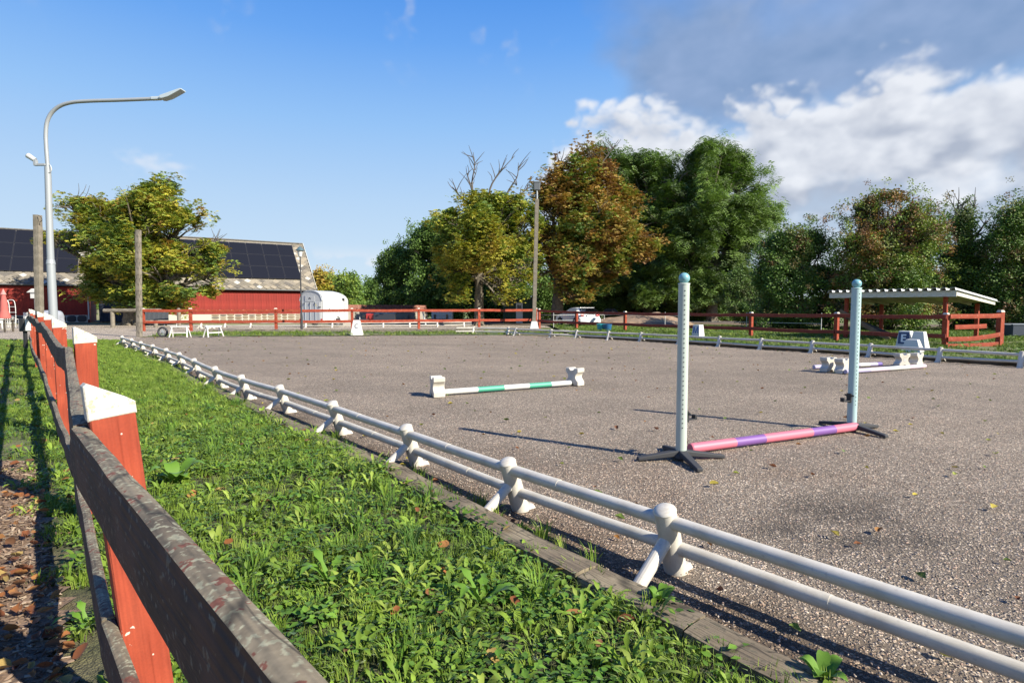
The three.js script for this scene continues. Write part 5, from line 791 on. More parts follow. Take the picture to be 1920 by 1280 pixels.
// ---------------------------------------------------------------- yard bits on the left
{
  const p = D(9, 617, 37).setY(0), o = thing('garden_parasol', 'closed faded red parasol on a pole by the barn wall', 'parasol', p); part(o, 'pole', tube(V(0, 0, 0), V(0, 2.5, 0), 0.03, 0.025, 10), M.grey); part(o, 'canopy', new THREE.LatheGeometry([[0.30, 0.75], [0.34, 0.85], [0.20, 1.28], [0.22, 1.32], [0.17, 1.9], [0.10, 2.3], [0.04, 2.55]].map((q) => new THREE.Vector2(...q)), 9), std([0.42, 0.10, 0.085], 0.85, { side: THREE.DoubleSide })); part(o, 'top_cap', new THREE.LatheGeometry([[0.15, 2.28], [0.16, 2.31], [0.05, 2.56], [0.03, 2.64], [0, 2.66]].map((q) => new THREE.Vector2(...q)), 9), std([0.46, 0.21, 0.19], 0.85)); part(o, 'parasol_base', mv(new THREE.CylinderGeometry(0.3, 0.32, 0.08, 20), 0, 0.04, 0), M.concrete);
  const chair = thing('garden_chair', 'white slatted garden chair beside the closed red parasol', 'chair', D(-2, 614, 39).setY(0), 'white garden chairs', 0.4);
  for (const [x, z] of [[-0.25, -0.25], [0.25, -0.25], [-0.25, 0.25], [0.25, 0.25]]) part(chair, 'leg', mv(box(0.05, z < 0 ? 1.1 : 0.6, 0.05, 0.006), x, z < 0 ? 0.55 : 0.3, z), M.white); for (let i = 0; i < 5; i++) part(chair, 'seat_slat', mv(box(0.5, 0.025, 0.085), 0, 0.44, -0.2 + i * 0.1), M.white); for (let i = 0; i < 5; i++) part(chair, 'back_slat', mv(box(0.07, 0.62, 0.022), -0.2 + i * 0.1, 0.78, -0.25), M.white); for (const s of [-1, 1]) part(chair, 'armrest', mv(box(0.06, 0.03, 0.56, 0.006), s * 0.26, 0.62, 0), M.white);
  copyOf(chair, D(40, 612, 40.5).setY(0), -0.5, 'white slatted garden chair in front of the white railing', 'white garden chairs'); copyOf(chair, D(62, 612, 41).setY(0), 0.15, 'white slatted garden chair next to the grey tarpaulin heap', 'white garden chairs');
  const tb = thing('garden_table', 'brown wooden garden table in front of the parasol', 'table', D(2, 622, 34).setY(0)); part(tb, 'table_top', mv(box(1.1, 0.05, 0.7, 0.01), 0, 0.72, 0), M.grey); for (const [x, z] of [[-0.45, -0.28], [0.45, -0.28], [-0.45, 0.28], [0.45, 0.28]]) part(tb, 'leg', mv(box(0.08, 0.7, 0.08, 0.008), x, 0.35, z), wood(darkWoodT, 0.8));
  const rk = thing('tube_rack', 'white bent-tube rack with crossbars between the garden chairs', 'rack', D(22, 611, 41).setY(0)); for (const z of [0, 0.5]) part(rk, 'hoop', path([V(-0.3, 0, z), V(-0.3, 1.7, z), V(-0.22, 1.95, z), V(-0.02, 2.0, z), V(0.2, 1.95, z), V(0.28, 1.7, z), V(0.28, 0, z)], 0.025, 8, 40), M.white); for (let i = 0; i < 4; i++) part(rk, 'crossbar', tube(V(-0.3, 0.3 + i * 0.4, 0.01), V(0.28, 0.3 + i * 0.4, 0.01), 0.018, 0.018, 8), M.white);
  const tg = new THREE.SphereGeometry(1, 24, 16), tp = tg.attributes.position; for (let i = 0; i < tp.count; i++) { const x = tp.getX(i), y = tp.getY(i), z = tp.getZ(i), q = 1 / Math.pow(Math.abs(x) ** 4 + Math.abs(y) ** 4 + Math.abs(z) ** 4, 0.25), w = 1 + (fbm(Math.atan2(z, x) * 4 + 9, y * 2, 911, 3) - 0.5) * 0.25; tp.setXYZ(i, x * q * 0.72 * w, (y * q * 0.62 + 0.62), z * q * 0.5 * w); } tg.computeVertexNormals(); single('tarpaulin_heap', tg, std([0.27, 0.29, 0.34], 0.6), 'grey tarpaulin draped over a heap beside the red barn wall', 'tarpaulin', D(97, 612, 43).setY(0));
  const bx = thing('bird_box', 'small white bird house on a post behind the grey pole', 'bird house', D(67, 612, 40).setY(0)); part(bx, 'post', tube(V(0, 0, 0), V(0, 2.1, 0), 0.05, 0.04, 8), M.white); part(bx, 'house', mv(box(0.34, 0.42, 0.34, 0.01), 0, 2.3, 0), M.whitePaint); const br = prism([[-0.36, 0], [0.36, 0], [0, 0.26]], 0.5); part(bx, 'roof', mv(br, 0, 2.5, 0), M.white);
  const lb = thing('letter_box', 'black letter box with a white side on a dark post at the fence end', 'letter box', D(48, 656, 19.5).setY(0.03)); part(lb, 'box', mv(box(0.17, 0.44, 0.30, 0.02), 0, 0.85, 0), M.black); part(lb, 'white_side', mv(box(0.05, 0.5, 0.24, 0.01), 0.13, 0.9, 0), M.white); part(lb, 'post', mv(box(0.09, 0.66, 0.09, 0.006), 0, 0.32, 0), M.black); part(lb, 'base_plate', mv(box(0.26, 0.03, 0.26), 0, 0.015, 0), M.black);
  // hitching rail
  const h1 = D(211, 613, 41.5).setY(0), hr = thing('hitching_rail', 'grey round timber hitching rail in front of the chestnut trunk', 'rail', h1.clone()); part(hr, 'post', tube(V(0, -0.1, 0), V(0, 1.2, 0), 0.15, 0.14, 14), M.grey); part(hr, 'post', tube(V(3.2, -0.1, 0.1), V(3.2, 1.2, 0.1), 0.14, 0.13, 14), M.grey); part(hr, 'rail', tube(V(-0.6, 1.22, 0), V(3.6, 1.24, 0.1), 0.14, 0.13, 14), M.grey);
  const gp = D(335.5, 612, 40).setY(0), gq = thing('wooden_stake', 'grey round-topped stake behind the red fence and grey panel', 'post', gp); part(gq, 'shaft', tube(V(0, -0.1, 0), V(0, 1.3, 0), 0.13, 0.12, 14), M.grey); part(gq, 'rounded_top', mv(new THREE.SphereGeometry(0.12, 14, 8, 0, 6.3, 0, 1.57), 0, 1.3, 0), M.grey);
  const pA = D(267, 590, 35.9), pn = thing('corrugated_panel', 'dark grey ribbed sheet hung on the red fence', 'panel', V(pA.x, 0.62, pA.z)); const pr = []; for (let i = 0; i < 20; i++) { const x = i * 0.08; pr.push([x, 0], [x + 0.03, 0], [x + 0.04, 0.03], [x + 0.07, 0.03]); } const pf = [...pr, ...pr.slice().reverse().map(([x, y]) => [x, y - 0.006])], pg = prism(pf, 0.66); pg.rotateX(Math.PI / 2); part(pn, 'sheet', mv(pg, 0.05, 0.36, 0.0), std([0.09, 0.10, 0.115], 0.45, { side: THREE.DoubleSide }));
  // cart wheel and trestles
  const cw = thing('cart_wheel', 'spoked wheel with dark tyre leaning by the fence foot', 'wheel', G(305, 631.5)); part(cw, 'tyre', mv(new THREE.TorusGeometry(0.22, 0.05, 10, 28), 0, 0.25, 0), M.rubber); const sp = []; for (let i = 0; i < 5; i++) sp.push(mv(box(0.36, 0.03, 0.03).rotateZ(i * Math.PI / 5), 0, 0.25, 0)); part(cw, 'spokes', merge(sp), M.galv); part(cw, 'hub', tube(V(0, 0.25, -0.06), V(0, 0.25, 0.06), 0.05, 0.05, 12), M.galv); part(cw, 'axle_rod', tube(V(0, 0.25, -0.03), V(0.03, 0.62, -0.1), 0.012, 0.012, 6), M.steel);
  const tr = thing('trestle', 'white sawhorse trestle with splayed legs beside the cart wheel', 'trestle', G(337, 632), 'white trestles', 0.05); part(tr, 'top_bar', mv(box(0.9, 0.07, 0.09, 0.008), 0, 0.52, 0), M.whitePaint); for (const [x, z] of [[-0.36, 0.18], [0.36, 0.18], [-0.36, -0.18], [0.36, -0.18]]) part(tr, 'leg', beam(V(x * 1.2, 0, z), V(x, 0.5, z * 0.15), 0.05, 0.04), M.whitePaint); for (const z of [0.1]) part(tr, 'stretcher', mv(box(0.82, 0.05, 0.03), 0, 0.22, 0.13), M.whitePaint);
  copyOf(tr, G(400, 631.5), 1.15, 'white sawhorse trestle turned end-on near the far fence', 'white trestles');
  // second set of low rails across the drive
  const lowP = [[330, 42], [375, 41.8], [420, 41.6], [468, 41.4], [517, 41.2], [572, 41.2], [622, 41.3], [668, 41.5], [718, 41.8], [768, 42.2], [820, 42.8], [870, 43.4]].map(([px, d]) => D(px, 600, d).setY(0)); arenaRail('second row of low white rails standing on the drive behind the far red fence', lowP, V(0, 0, -1), { before: V(-0.7, 0, 0), after: V(0.6, 0, 0) });
  const jp = thing('white_jump_feet', 'small heap of white rail feet on the drive behind the fence', 'rail feet', D(383, 613, 38.5).setY(0)); for (const [x, t] of [[-0.3, 0.3], [0.1, -0.5], [0.45, 0.9]]) part(jp, 'rail_foot', mv(prism([[-0.22, 0], [-0.1, 0], [0, 0.16], [0.1, 0], [0.22, 0], [0.05, 0.26], [-0.05, 0.26]], 0.12, 0.01), x, 0, 0), M.pvc, V(0, 0, 0)).rotation.y = t * 0.4;
}

// ---------------------------------------------------------------- trees
rnd = mulberry(81);
function taper(points, r0, r1, seg = 6, n = 10) {
  const c = new THREE.CatmullRomCurve3(points), P = c.getPoints(n), pos = [], nor = [], uv = [], idx = [], fr = c.computeFrenetFrames(n, false); let len = 0;
  P.forEach((p, i) => { if (i) len += p.distanceTo(P[i - 1]); const t = i / n, r = lerp(r0, r1, t); for (let j = 0; j <= seg; j++) { const a = j / seg * 6.2832, d = fr.normals[i].clone().multiplyScalar(Math.cos(a)).addScaledVector(fr.binormals[i], Math.sin(a)); const k = r * (1 + (h2(i, j % seg, 5) - 0.5) * 0.18); pos.push(p.x + d.x * k, p.y + d.y * k, p.z + d.z * k); nor.push(d.x, d.y, d.z); uv.push(a / 6.28 * r0 * 6, len); } });
  for (let i = 0; i < n; i++) for (let j = 0; j < seg; j++) { const a = i * (seg + 1) + j, b = a + seg + 1; idx.push(a, a + 1, b, a + 1, b + 1, b); }
  const g = new THREE.BufferGeometry(); g.setAttribute('position', new THREE.Float32BufferAttribute(pos, 3)); g.setAttribute('normal', new THREE.Float32BufferAttribute(nor, 3)); g.setAttribute('uv', new THREE.Float32BufferAttribute(uv, 2)); g.setIndex(idx); return g;
}
const barkT = grainT(751, [0.10, 0.082, 0.062], [0.17, 0.14, 0.105], { lichen: 0.62, lichenColor: [0.24, 0.22, 0.15] });
M.bark = wood(barkT, 0.8, 0.03, 0.95); M.barkDark = std([0.045, 0.04, 0.034], 0.95); M.twig = std([0.10, 0.085, 0.07], 0.95);
// leaf clumps: chestnut fans of drooping leaflets, and small-leaved sprays
function leafFan(o, dir, size, n, a) {           // n leaflets from one point
  const side = V(0, 1, 0).cross(dir); if (side.lengthSq() < 1e-4) side.set(1, 0, 0); side.normalize();
  for (let i = 0; i < n; i++) { const t = (i / (n - 1) - 0.5) * 2.6, d = dir.clone().multiplyScalar(Math.cos(t)).addScaledVector(side, Math.sin(t)), l = size * (1 - 0.25 * Math.abs(t) / 1.3) * rr(0.85, 1.1), m = o.clone().addScaledVector(d, l * 0.6).add(V(0, -l * 0.10, 0)), e = o.clone().addScaledVector(d, l).add(V(0, -l * rr(0.25, 0.5), 0)), w = V(0, 1, 0).cross(d).normalize().multiplyScalar(l * 0.19); a.push(o.x, o.y, o.z, m.x + w.x, m.y + w.y, m.z + w.z, e.x, e.y, e.z, o.x, o.y, o.z, e.x, e.y, e.z, m.x - w.x, m.y - w.y, m.z - w.z); }
}
function clumpGeo(kind, R, n, size) {
  const a = [];
  for (let i = 0; i < n; i++) {
    const o = V(rr(-1, 1), rr(-1, 1), rr(-1, 1)); if (o.lengthSq() > 1) { i--; continue; } o.multiply(V(R, R * 0.7, R)); const t = rr(0, 6.28), d = V(Math.cos(t), rr(-0.35, 0.25), Math.sin(t)).normalize();
    if (kind === 'fan') leafFan(o, d, size * rr(0.75, 1.2), 5, a);
    else if (kind === 'pinnate') { for (let k = 0; k < 4; k++) { const q = o.clone().addScaledVector(d, size * k * 0.55).add(V(0, -size * 0.1 * k * k, 0)), s = V(0, 1, 0).cross(d).normalize(); for (const g of [-1, 1]) { const e = q.clone().addScaledVector(s, g * size).addScaledVector(d, size * 0.5).add(V(0, rr(-0.4, 0.15) * size, 0)), w = d.clone().multiplyScalar(size * 0.24), m = q.clone().lerp(e, 0.5); a.push(q.x, q.y, q.z, m.x + w.x, m.y + w.y, m.z + w.z, e.x, e.y, e.z, q.x, q.y, q.z, e.x, e.y, e.z, m.x - w.x, m.y - w.y, m.z - w.z); } } }
    else { const e = o.clone().addScaledVector(d, size), w = V(rr(-1, 1), rr(-0.3, 1), rr(-1, 1)).cross(d).normalize().multiplyScalar(size * 0.36), m = o.clone().lerp(e, 0.5).add(V(0, size * 0.08, 0)); a.push(o.x, o.y, o.z, m.x + w.x, m.y + w.y, m.z + w.z, e.x, e.y, e.z, o.x, o.y, o.z, e.x, e.y, e.z, m.x - w.x, m.y - w.y, m.z - w.z); }
  }
  const g = new THREE.BufferGeometry(); g.setAttribute('position', new THREE.Float32BufferAttribute(a, 3)); g.computeVertexNormals(); return g;
}
const CL = { fan: clumpGeo('fan', 0.48, 7, 0.30), ash: clumpGeo('pinnate', 0.55, 7, 0.19), oval: clumpGeo('oval', 0.45, 24, 0.19), small: clumpGeo('oval', 0.38, 28, 0.13) };
M.leaf = leafMat([1, 1, 1], 0.4, { roughness: 0.7 });
const n3 = (x, y, z, s) => (vn(x, y, s) + vn(y + 17, z, s + 1) + vn(z + 31, x + 5, s + 2)) / 3;
// lobes are given as [px, py, rx, ry] in pixels of the photograph at the tree's depth; each becomes an ellipsoid in metres
function tree(name, label, o) {
  const d = o.depth, base = D(o.px, 600, d).setY(o.y ?? 0), t = thing(name, label, o.cat ?? 'tree', base, o.group), sc = d / F, R2 = mulberry(o.seed ?? 1); const keep = rnd; rnd = R2;
  const lobes = o.lobes.map(([px, py, rx, ry, dz = 0, dens = 1]) => { const c = D(px, py, d).sub(base); c.z += dz; return { c, rx: rx * sc, ry: ry * sc, rz: (o.deep ?? 0.8) * rx * sc, dens }; });
  const trunkTop = V(o.lean ?? 0, o.fork ?? 3, 0), tr = o.r ?? 0.35;
  const root = []; for (let i = 0; i < 5; i++) { const a = i / 5 * 6.28 + rr(0, 1); root.push(taper([V(Math.cos(a) * tr * 1.7, -0.08, Math.sin(a) * tr * 1.7), V(Math.cos(a) * tr * 0.9, 0.16, Math.sin(a) * tr * 0.9), V(Math.cos(a) * tr * 0.35, 0.9, Math.sin(a) * tr * 0.35)], tr * 0.28, tr * 0.4, 7, 5)); }
  if (!o.bush) { const g = taper([V(0, -0.15, 0), V(rr(-0.06, 0.06), trunkTop.y * 0.35, 0), trunkTop.clone().multiplyScalar(0.7), trunkTop], tr * 1.12, tr * 0.8, 14, 16); part(t, 'trunk', merge([g, ...root]), o.bark ?? M.bark); }
  const limbs = [], tips = [], deadG = [];
  for (const L of lobes) {
    const start = o.bush ? V(L.c.x * 0.25 + rr(-0.3, 0.3), 0, L.c.z * 0.2) : trunkTop.clone().multiplyScalar(rr(0.8, 1)), mid = start.clone().lerp(L.c, 0.5).add(V(rr(-0.5, 0.5), L.ry * 0.1 + rr(-0.3, 0.5), rr(-0.4, 0.4))), rl = tr * clamp(0.28 + 0.09 * L.rx, 0.2, 0.6);
    limbs.push(taper([start, mid, L.c], rl, rl * 0.45, 7, 9));
    for (let k = 0; k < (o.sub ?? 9); k++) { const q = V(rr(-1, 1), rr(-0.7, 1), rr(-1, 1)).normalize().multiply(V(L.rx, L.ry, L.rz)).multiplyScalar(rr(0.6, 1.12)).add(L.c), s = mid.clone().lerp(L.c, rr(0.1, 1)), m = s.clone().lerp(q, 0.5).add(V(rr(-0.4, 0.4), rr(-0.2, 0.5), rr(-0.3, 0.3))); limbs.push(taper([s, m, q], rl * 0.38, rl * 0.08 + 0.006, 5, 6)); tips.push([q, s]); for (let j = 0; j < 3; j++) { const q2 = q.clone().lerp(s, rr(0.1, 0.6)).add(V(rr(-1, 1), rr(-0.4, 0.9), rr(-1, 1)).multiplyScalar(L.rx * 0.35)); limbs.push(taper([q.clone().lerp(s, rr(0.2, 0.6)), q2.clone().lerp(q, 0.3), q2], rl * 0.13 + 0.006, 0.008, 4, 4)); } }
  }
  for (const pts of o.dead ?? []) { const P = pts.map(([px, py, dz = 0]) => { const q = D(px, py, d).sub(base); q.z += dz; return q; }); deadG.push(taper(P, 0.1, 0.02, 6, 10)); const n = P.length; for (let k = 0; k < 7; k++) { const s = P[n - 2].clone().lerp(P[n - 1], rr(-0.8, 0.8)), e = s.clone().add(V(rr(-1.0, 1.0), rr(0.3, 1.4), rr(-0.4, 0.4))); deadG.push(taper([s, s.clone().lerp(e, 0.5).add(V(rr(-0.15, 0.15), 0, 0)), e], 0.04, 0.012, 4, 5)); } }
  if (deadG.length) part(t, 'dead_branches', merge(deadG), M.twig);
  part(t, 'branches', merge(limbs), o.limbMat ?? (o.bush ? M.barkDark : M.bark));
  const mats = [], cols = [], vol = lobes.map((L) => L.rx * L.ry * L.rz * L.dens), tot = vol.reduce((a, b) => a + b, 0), N = Math.round(o.count);
  lobes.forEach((L, li) => { let n = Math.round(N * Math.pow(vol[li] / tot, 1)), tries = 0; while (n > 0 && tries++ < 60000) {
    const v = V(rr(-1, 1), rr(-1, 1), rr(-1, 1)), l = v.length(); if (l > 1 || l < 0.2) continue; if (rnd() > 0.25 + 0.75 * l) continue;
    const lump = 0.52 + 0.9 * n3(v.x * 3 + li * 3, v.y * 3 + 4, v.z * 3 + 8, 950 + (o.seed ?? 0)), p = v.clone().multiply(V(L.rx, L.ry, L.rz)).multiplyScalar(lump).add(L.c);
    if (p.y < (o.skirt ?? 0.4) + (o.bush ? 0.3 : 2.6) * Math.max(0, vn(p.x * 0.8, 7, 940 + (o.seed ?? 0)) - 0.25)) continue; if (n3(p.x * (o.gapF ?? 0.85), p.y * (o.gapF ?? 0.85), p.z * (o.gapF ?? 0.85), 960 + (o.seed ?? 0)) < (o.gap ?? 0.43)) continue;
    dummy.position.copy(p); dummy.rotation.set(rr(-0.5, 0.5), rr(0, 6.28), rr(-0.5, 0.5)); const s = rr(0.7, 1.25) * (o.leafScale ?? 1); dummy.scale.set(s, s, s); dummy.updateMatrix(); mats.push(dummy.matrix.clone());
    const w = clamp(n3(p.x * 0.7 + 9, p.y * 0.7, p.z * 0.7, 970 + (o.seed ?? 0)) * 1.7 - 0.35 + rr(-0.38, 0.38)), pal = o.pal; const i0 = clamp(w, 0, 0.999) * (pal.length - 1), c = mixc(pal[Math.floor(i0)], pal[Math.floor(i0) + 1], i0 % 1); cols.push(cc(c, rr(0.8, 1.2))); n--; } });
  // sprigs at the branch ends break the outline
  for (const [q, s0] of tips) { const e = q.clone().sub(s0).normalize(); for (let k = 0; k < (o.sprig ?? 5); k++) { const p = q.clone().addScaledVector(e, rr(-0.5, 0.75)).add(V(rr(-0.55, 0.55), rr(-0.4, 0.5), rr(-0.55, 0.55))); if (p.y < (o.skirt ?? 0.4)) continue; dummy.position.copy(p); dummy.rotation.set(rr(-0.5, 0.5), rr(0, 6.28), rr(-0.5, 0.5)); const s = rr(0.55, 1.0) * (o.leafScale ?? 1); dummy.scale.set(s, s, s); dummy.updateMatrix(); mats.push(dummy.matrix.clone()); const w = clamp(rr(0.15, 1.0)) * 0.999 * (o.pal.length - 1); cols.push(cc(mixc(o.pal[Math.floor(w)], o.pal[Math.min(o.pal.length - 1, Math.floor(w) + 1)], w % 1), rr(0.85, 1.2))); } }
  stuff('crown', o.clump, M.leaf, mats, cols, null, null, t);
  rnd = keep; return t;
}
const gGreen = [0.105, 0.19, 0.03], gYel = [0.45, 0.42, 0.04], gOl = [0.26, 0.33, 0.035], gOr = [0.38, 0.22, 0.04], gBr = [0.24, 0.125, 0.045], gAsh = [0.15, 0.25, 0.04], gAsh2 = [0.21, 0.33, 0.055], gRed = [0.21, 0.10, 0.05];
// chestnut in front of the barns
tree('chestnut_tree', 'broad yellow-green chestnut tree in front of the red barns', { px: 247, depth: 47, r: 0.62, fork: 2.6, seed: 3, clump: CL.fan, count: 6800, gap: 0.47, gapF: 0.8, deep: 0.75, pal: [gGreen, gGreen, gOl, gOl, gYel, gYel, gOr], skirt: 0.9, sub: 10,
  lobes: [[305, 375, 52, 42], [345, 410, 42, 32], [270, 400, 45, 45], [170, 400, 48, 36], [140, 395, 30, 26], [215, 420, 50, 40], [300, 450, 70, 48], [370, 480, 48, 40], [225, 480, 66, 48], [175, 455, 36, 26], [270, 525, 75, 40], [395, 515, 32, 30], [205, 525, 48, 30], [300, 560, 52, 22], [240, 562, 40, 24], [330, 575, 26, 14], [95, 447, 16, 10], [180, 440, 50, 40], [200, 500, 50, 36], [310, 410, 60, 44, 2], [260, 470, 60, 44, 2.5], [350, 520, 56, 36, 1.5], [180, 545, 34, 20]],
  dead: [[[225, 450], [190, 400], [150, 378], [140, 370]], [[260, 440], [250, 380], [240, 360]], [[370, 460], [400, 455], [412, 448]]] });
// two chestnuts by the far corner
tree('chestnut_tree', 'yellow chestnut tree with bare dead top branches by the floodlight pole', { px: 898, depth: 46, r: 0.36, fork: 4.4, seed: 5, clump: CL.fan, count: 5200, gap: 0.495, gapF: 0.8, pal: [gGreen, gOl, gOl, gYel, gYel, [0.42, 0.31, 0.045]], skirt: 1.9,
  lobes: [[900, 385, 46, 30, 0, 0.5], [950, 395, 44, 34], [870, 420, 44, 36], [925, 430, 62, 46], [860, 470, 40, 42], [970, 455, 38, 42], [905, 480, 60, 38], [955, 505, 34, 32], [865, 520, 22, 26, 0.5], [935, 540, 18, 26, 0.5], [838, 420, 20, 16, 0, 0.5], [845, 455, 30, 34], [835, 500, 24, 24], [850, 520, 16, 20, 1], [985, 500, 26, 34], [970, 535, 22, 24], [862, 550, 12, 16, 1], [940, 565, 14, 14, 1], [990, 420, 24, 30], [902, 430, 40, 34, 2.6], [880, 478, 36, 34, 2.6], [925, 480, 36, 34, 2.6]],
  dead: [[[905, 400], [885, 350], [890, 310], [887, 285]], [[915, 390], [920, 350], [940, 320], [965, 292]], [[930, 400], [955, 355], [970, 330], [972, 305]], [[895, 390], [880, 340], [874, 320]], [[940, 390], [975, 365], [1000, 345]], [[900, 400], [860, 365], [848, 350]]] });
tree('chestnut_tree', 'orange-brown chestnut tree behind the white car', { px: 1046, depth: 50, r: 0.5, fork: 3.8, seed: 6, clump: CL.fan, count: 6800, gap: 0.495, gapF: 0.75, pal: [gGreen, gOl, [0.30, 0.27, 0.04], [0.46, 0.29, 0.055], gOr, gBr], skirt: 1.9,
  lobes: [[1095, 330, 60, 50, 0, 0.7], [1040, 370, 46, 40, 0, 0.8], [1130, 375, 56, 48], [1080, 400, 76, 54], [1150, 430, 56, 46], [1050, 450, 60, 46], [1110, 475, 70, 44], [1180, 460, 44, 32], [1035, 505, 40, 40], [1085, 525, 44, 30], [1212, 455, 26, 22], [1060, 555, 28, 24, 1], [1015, 420, 26, 40], [1020, 470, 28, 34], [1150, 510, 36, 26], [1195, 480, 28, 20], [1085, 560, 22, 16, 1], [1110, 290, 34, 24, 0, 0.4], [1050, 330, 30, 26, 0, 0.4], [1165, 390, 36, 34], [1060, 490, 50, 40, 2.5], [1110, 430, 60, 40, 2.5]],
  dead: [[[1100, 340], [1110, 300], [1095, 265]], [[1110, 330], [1140, 290], [1160, 262]], [[1060, 350], [1050, 310], [1045, 290]]] });
// tall green trees behind
const ash = (px, depth, seed, label, lobes, count, extra = {}) => tree('ash_tree', label, { px, depth, r: 0.5, fork: 4, seed, clump: CL.ash, count, gap: 0.5, gapF: 0.7, leafScale: 1.25, pal: [gGreen, gAsh, gAsh, gAsh2, gAsh2], skirt: 1.5, group: 'tall green trees behind the car', lobes, ...extra });
ash(1335, 57, 8, 'very tall round-crowned green ash tree behind the side fence', [[1330, 320, 70, 52], [1270, 345, 50, 46], [1390, 335, 50, 48], [1340, 390, 100, 56], [1425, 395, 38, 40], [1250, 420, 52, 50], [1320, 450, 90, 50], [1400, 450, 48, 44], [1270, 500, 56, 48], [1350, 520, 60, 46], [1240, 560, 50, 34], [1310, 570, 50, 30]], 7200);
ash(1215, 60, 9, 'tall green ash tree between the orange chestnut and the round-crowned tree', [[1210, 330, 50, 44], [1170, 350, 44, 40], [1140, 300, 40, 32, 0, 0.6], [1225, 400, 50, 60], [1200, 480, 60, 60], [1160, 540, 60, 44], [1230, 560, 50, 36]], 4200);
const dark = (px, depth, seed, label, lobes, count, extra = {}) => tree('hedge_tree', label, { px, depth, bush: true, r: 0.3, seed, clump: CL.oval, count, gap: 0.45, gapF: 0.8, leafScale: 1.15, pal: [gGreen, gGreen, gAsh], skirt: 0.3, lobes, ...extra });
dark(760, 60, 11, 'rounded green tree at the open end of the tree row', [[755, 500, 42, 46], [735, 530, 30, 40], [790, 470, 40, 44], [770, 555, 50, 40], [745, 580, 40, 24]], 2600, { group: 'trees behind the yard' });
dark(830, 58, 12, 'green tree behind the yellow chestnut and water tank', [[825, 440, 44, 34], [800, 470, 40, 44], [850, 480, 50, 56], [820, 540, 56, 46], [860, 570, 50, 34]], 3000, { group: 'trees behind the yard' });
dark(930, 60, 13, 'dense green tree behind the green shed', [[900, 520, 60, 60], [960, 500, 60, 70], [930, 570, 70, 34], [1000, 560, 50, 40]], 3000, { group: 'trees behind the yard' });
dark(1090, 64, 14, 'dense thicket behind the white car', [[1060, 540, 60, 50], [1120, 545, 60, 50], [1180, 560, 50, 40], [1090, 580, 80, 24], [1200, 590, 70, 20]], 2800);
dark(1300, 62, 15, 'dense thicket under the tall round-crowned ash', [[1270, 575, 60, 32], [1340, 565, 60, 40], [1400, 560, 50, 44], [1310, 595, 80, 16]], 2200);
// hedge behind the shelter
const hedge = (px, depth, seed, label, lobes, count, extra = {}) => dark(px, depth, seed, label, lobes, count * 0.85, { clump: CL.small, leafScale: 1.05, r: 0.2, gapF: 0.95, gap: 0.495, sub: 12, group: 'trees of the hedge behind the shelter', y: 0.05, ...extra });
hedge(1490, 36, 21, 'reddish-topped hedge tree between the tall ash and the shelter', [[1490, 455, 46, 32], [1460, 480, 40, 34], [1525, 470, 36, 36], [1480, 530, 66, 44], [1540, 540, 44, 44], [1500, 585, 70, 34], [1440, 590, 36, 30]], 3000, { pal: [gGreen, gGreen, gAsh, gRed] });
hedge(1660, 34, 22, 'tall rust-flecked hedge tree rising behind the shelter roof', [[1665, 395, 56, 30], [1625, 415, 46, 36], [1720, 400, 46, 26], [1670, 445, 90, 42], [1600, 470, 40, 44], [1740, 450, 40, 40], [1650, 510, 90, 50], [1720, 520, 60, 44], [1600, 560, 50, 50], [1690, 580, 90, 40]], 4600, { pal: [gGreen, gGreen, gOl, gAsh, gRed, gOr] });
hedge(1800, 35, 23, 'thin upright grey-green hedge tree with bare tips', [[1800, 420, 28, 30, 0, 0.6], [1790, 460, 34, 44, 0, 0.7], [1820, 500, 36, 46], [1790, 545, 44, 44], [1810, 590, 50, 34]], 1900, { gap: 0.51, pal: [gGreen, gAsh, [0.15, 0.17, 0.07]], dead: [[[1800, 430], [1815, 400], [1835, 382]], [[1790, 430], [1795, 395], [1798, 380]], [[1810, 460], [1840, 430], [1850, 412]]] });
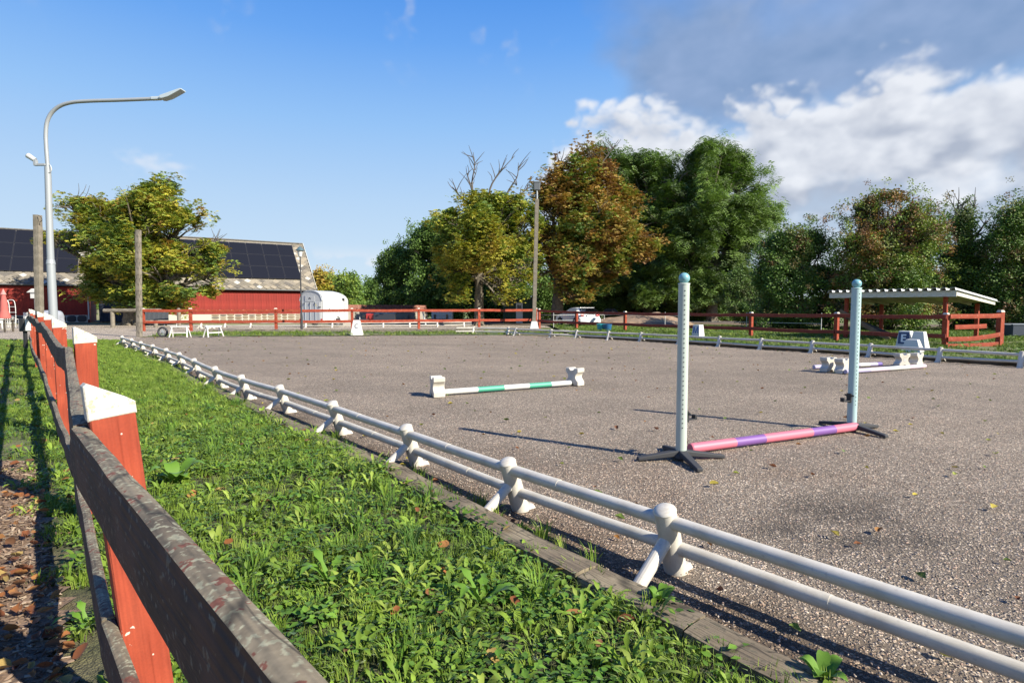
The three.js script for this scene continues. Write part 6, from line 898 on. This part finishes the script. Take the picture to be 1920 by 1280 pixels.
hedge(1900, 33, 24, 'dark leaning hedge tree beyond the trough', [[1890, 425, 42, 28], [1930, 400, 50, 30], [1905, 470, 60, 44], [1960, 460, 60, 60], [1890, 530, 56, 46], [1950, 550, 70, 60], [1880, 590, 50, 34]], 3200, { pal: [gGreen, gGreen, gAsh, gRed] });
hedge(2040, 32, 25, 'dark hedge tree at the far right end of the hedge', [[2040, 430, 70, 50], [2030, 520, 80, 70], [2060, 590, 80, 40]], 2200, {});
hedge(1420, 44, 26, 'small sparse conifer-like tree in front of the thicket', [[1385, 520, 14, 18], [1385, 550, 24, 18], [1385, 580, 32, 20], [1420, 585, 40, 30], [1440, 560, 24, 30]], 900, { pal: [gGreen, gGreen, [0.15, 0.16, 0.06]], gap: 0.42 });
// small trees beyond the trailer and a far tree line
const farT = (px, depth, seed, label, lobes, count, pal) => dark(px, depth, seed, label, lobes, count, { pal, group: 'small trees behind the trailer', leafScale: 1.6 });
farT(648, 75, 31, 'round green tree behind the horse trailer', [[650, 540, 26, 24], [640, 565, 34, 24], [655, 585, 30, 18]], 1300, [gGreen, gAsh, gOl]);
farT(608, 80, 32, 'orange-tinged tree between the barn gable and the green tree', [[605, 530, 22, 22], [615, 555, 24, 26], [600, 575, 24, 24]], 1100, [gOl, gOr, gYel]);
farT(697, 90, 33, 'thin shrub standing alone beside the tree row', [[697, 545, 12, 20], [695, 570, 16, 20]], 420, [gGreen, gAsh]);
farT(183, 110, 34, 'distant tree seen through the gap between the barns', [[170, 565, 12, 26], [172, 585, 12, 14]], 500, [gGreen, gAsh]);
{
  const mats = [], cols = []; const R2 = mulberry(99), keep = rnd; rnd = R2; for (let i = 0; i < 2600; i++) { const az = rr(-1.0, 1.0), r = rr(380, 460), h = 3 + 9 * fbm(az * 14, 2, 981, 3); dummy.position.set(Math.sin(az) * r, rr(0, h), -Math.cos(az) * r); dummy.rotation.set(rr(0, 3), rr(0, 6), 0); const s = rr(5, 9); dummy.scale.set(s, s, s); dummy.updateMatrix(); mats.push(dummy.matrix.clone()); cols.push(cc(pick([gGreen, gAsh]), rr(0.8, 1.2))); } rnd = keep;
  stuff('distant_woods', CL.oval, M.leaf, mats, cols, 'low line of distant woods on the horizon beyond the fields', 'woods');
}

renderer.render(scene, camera);
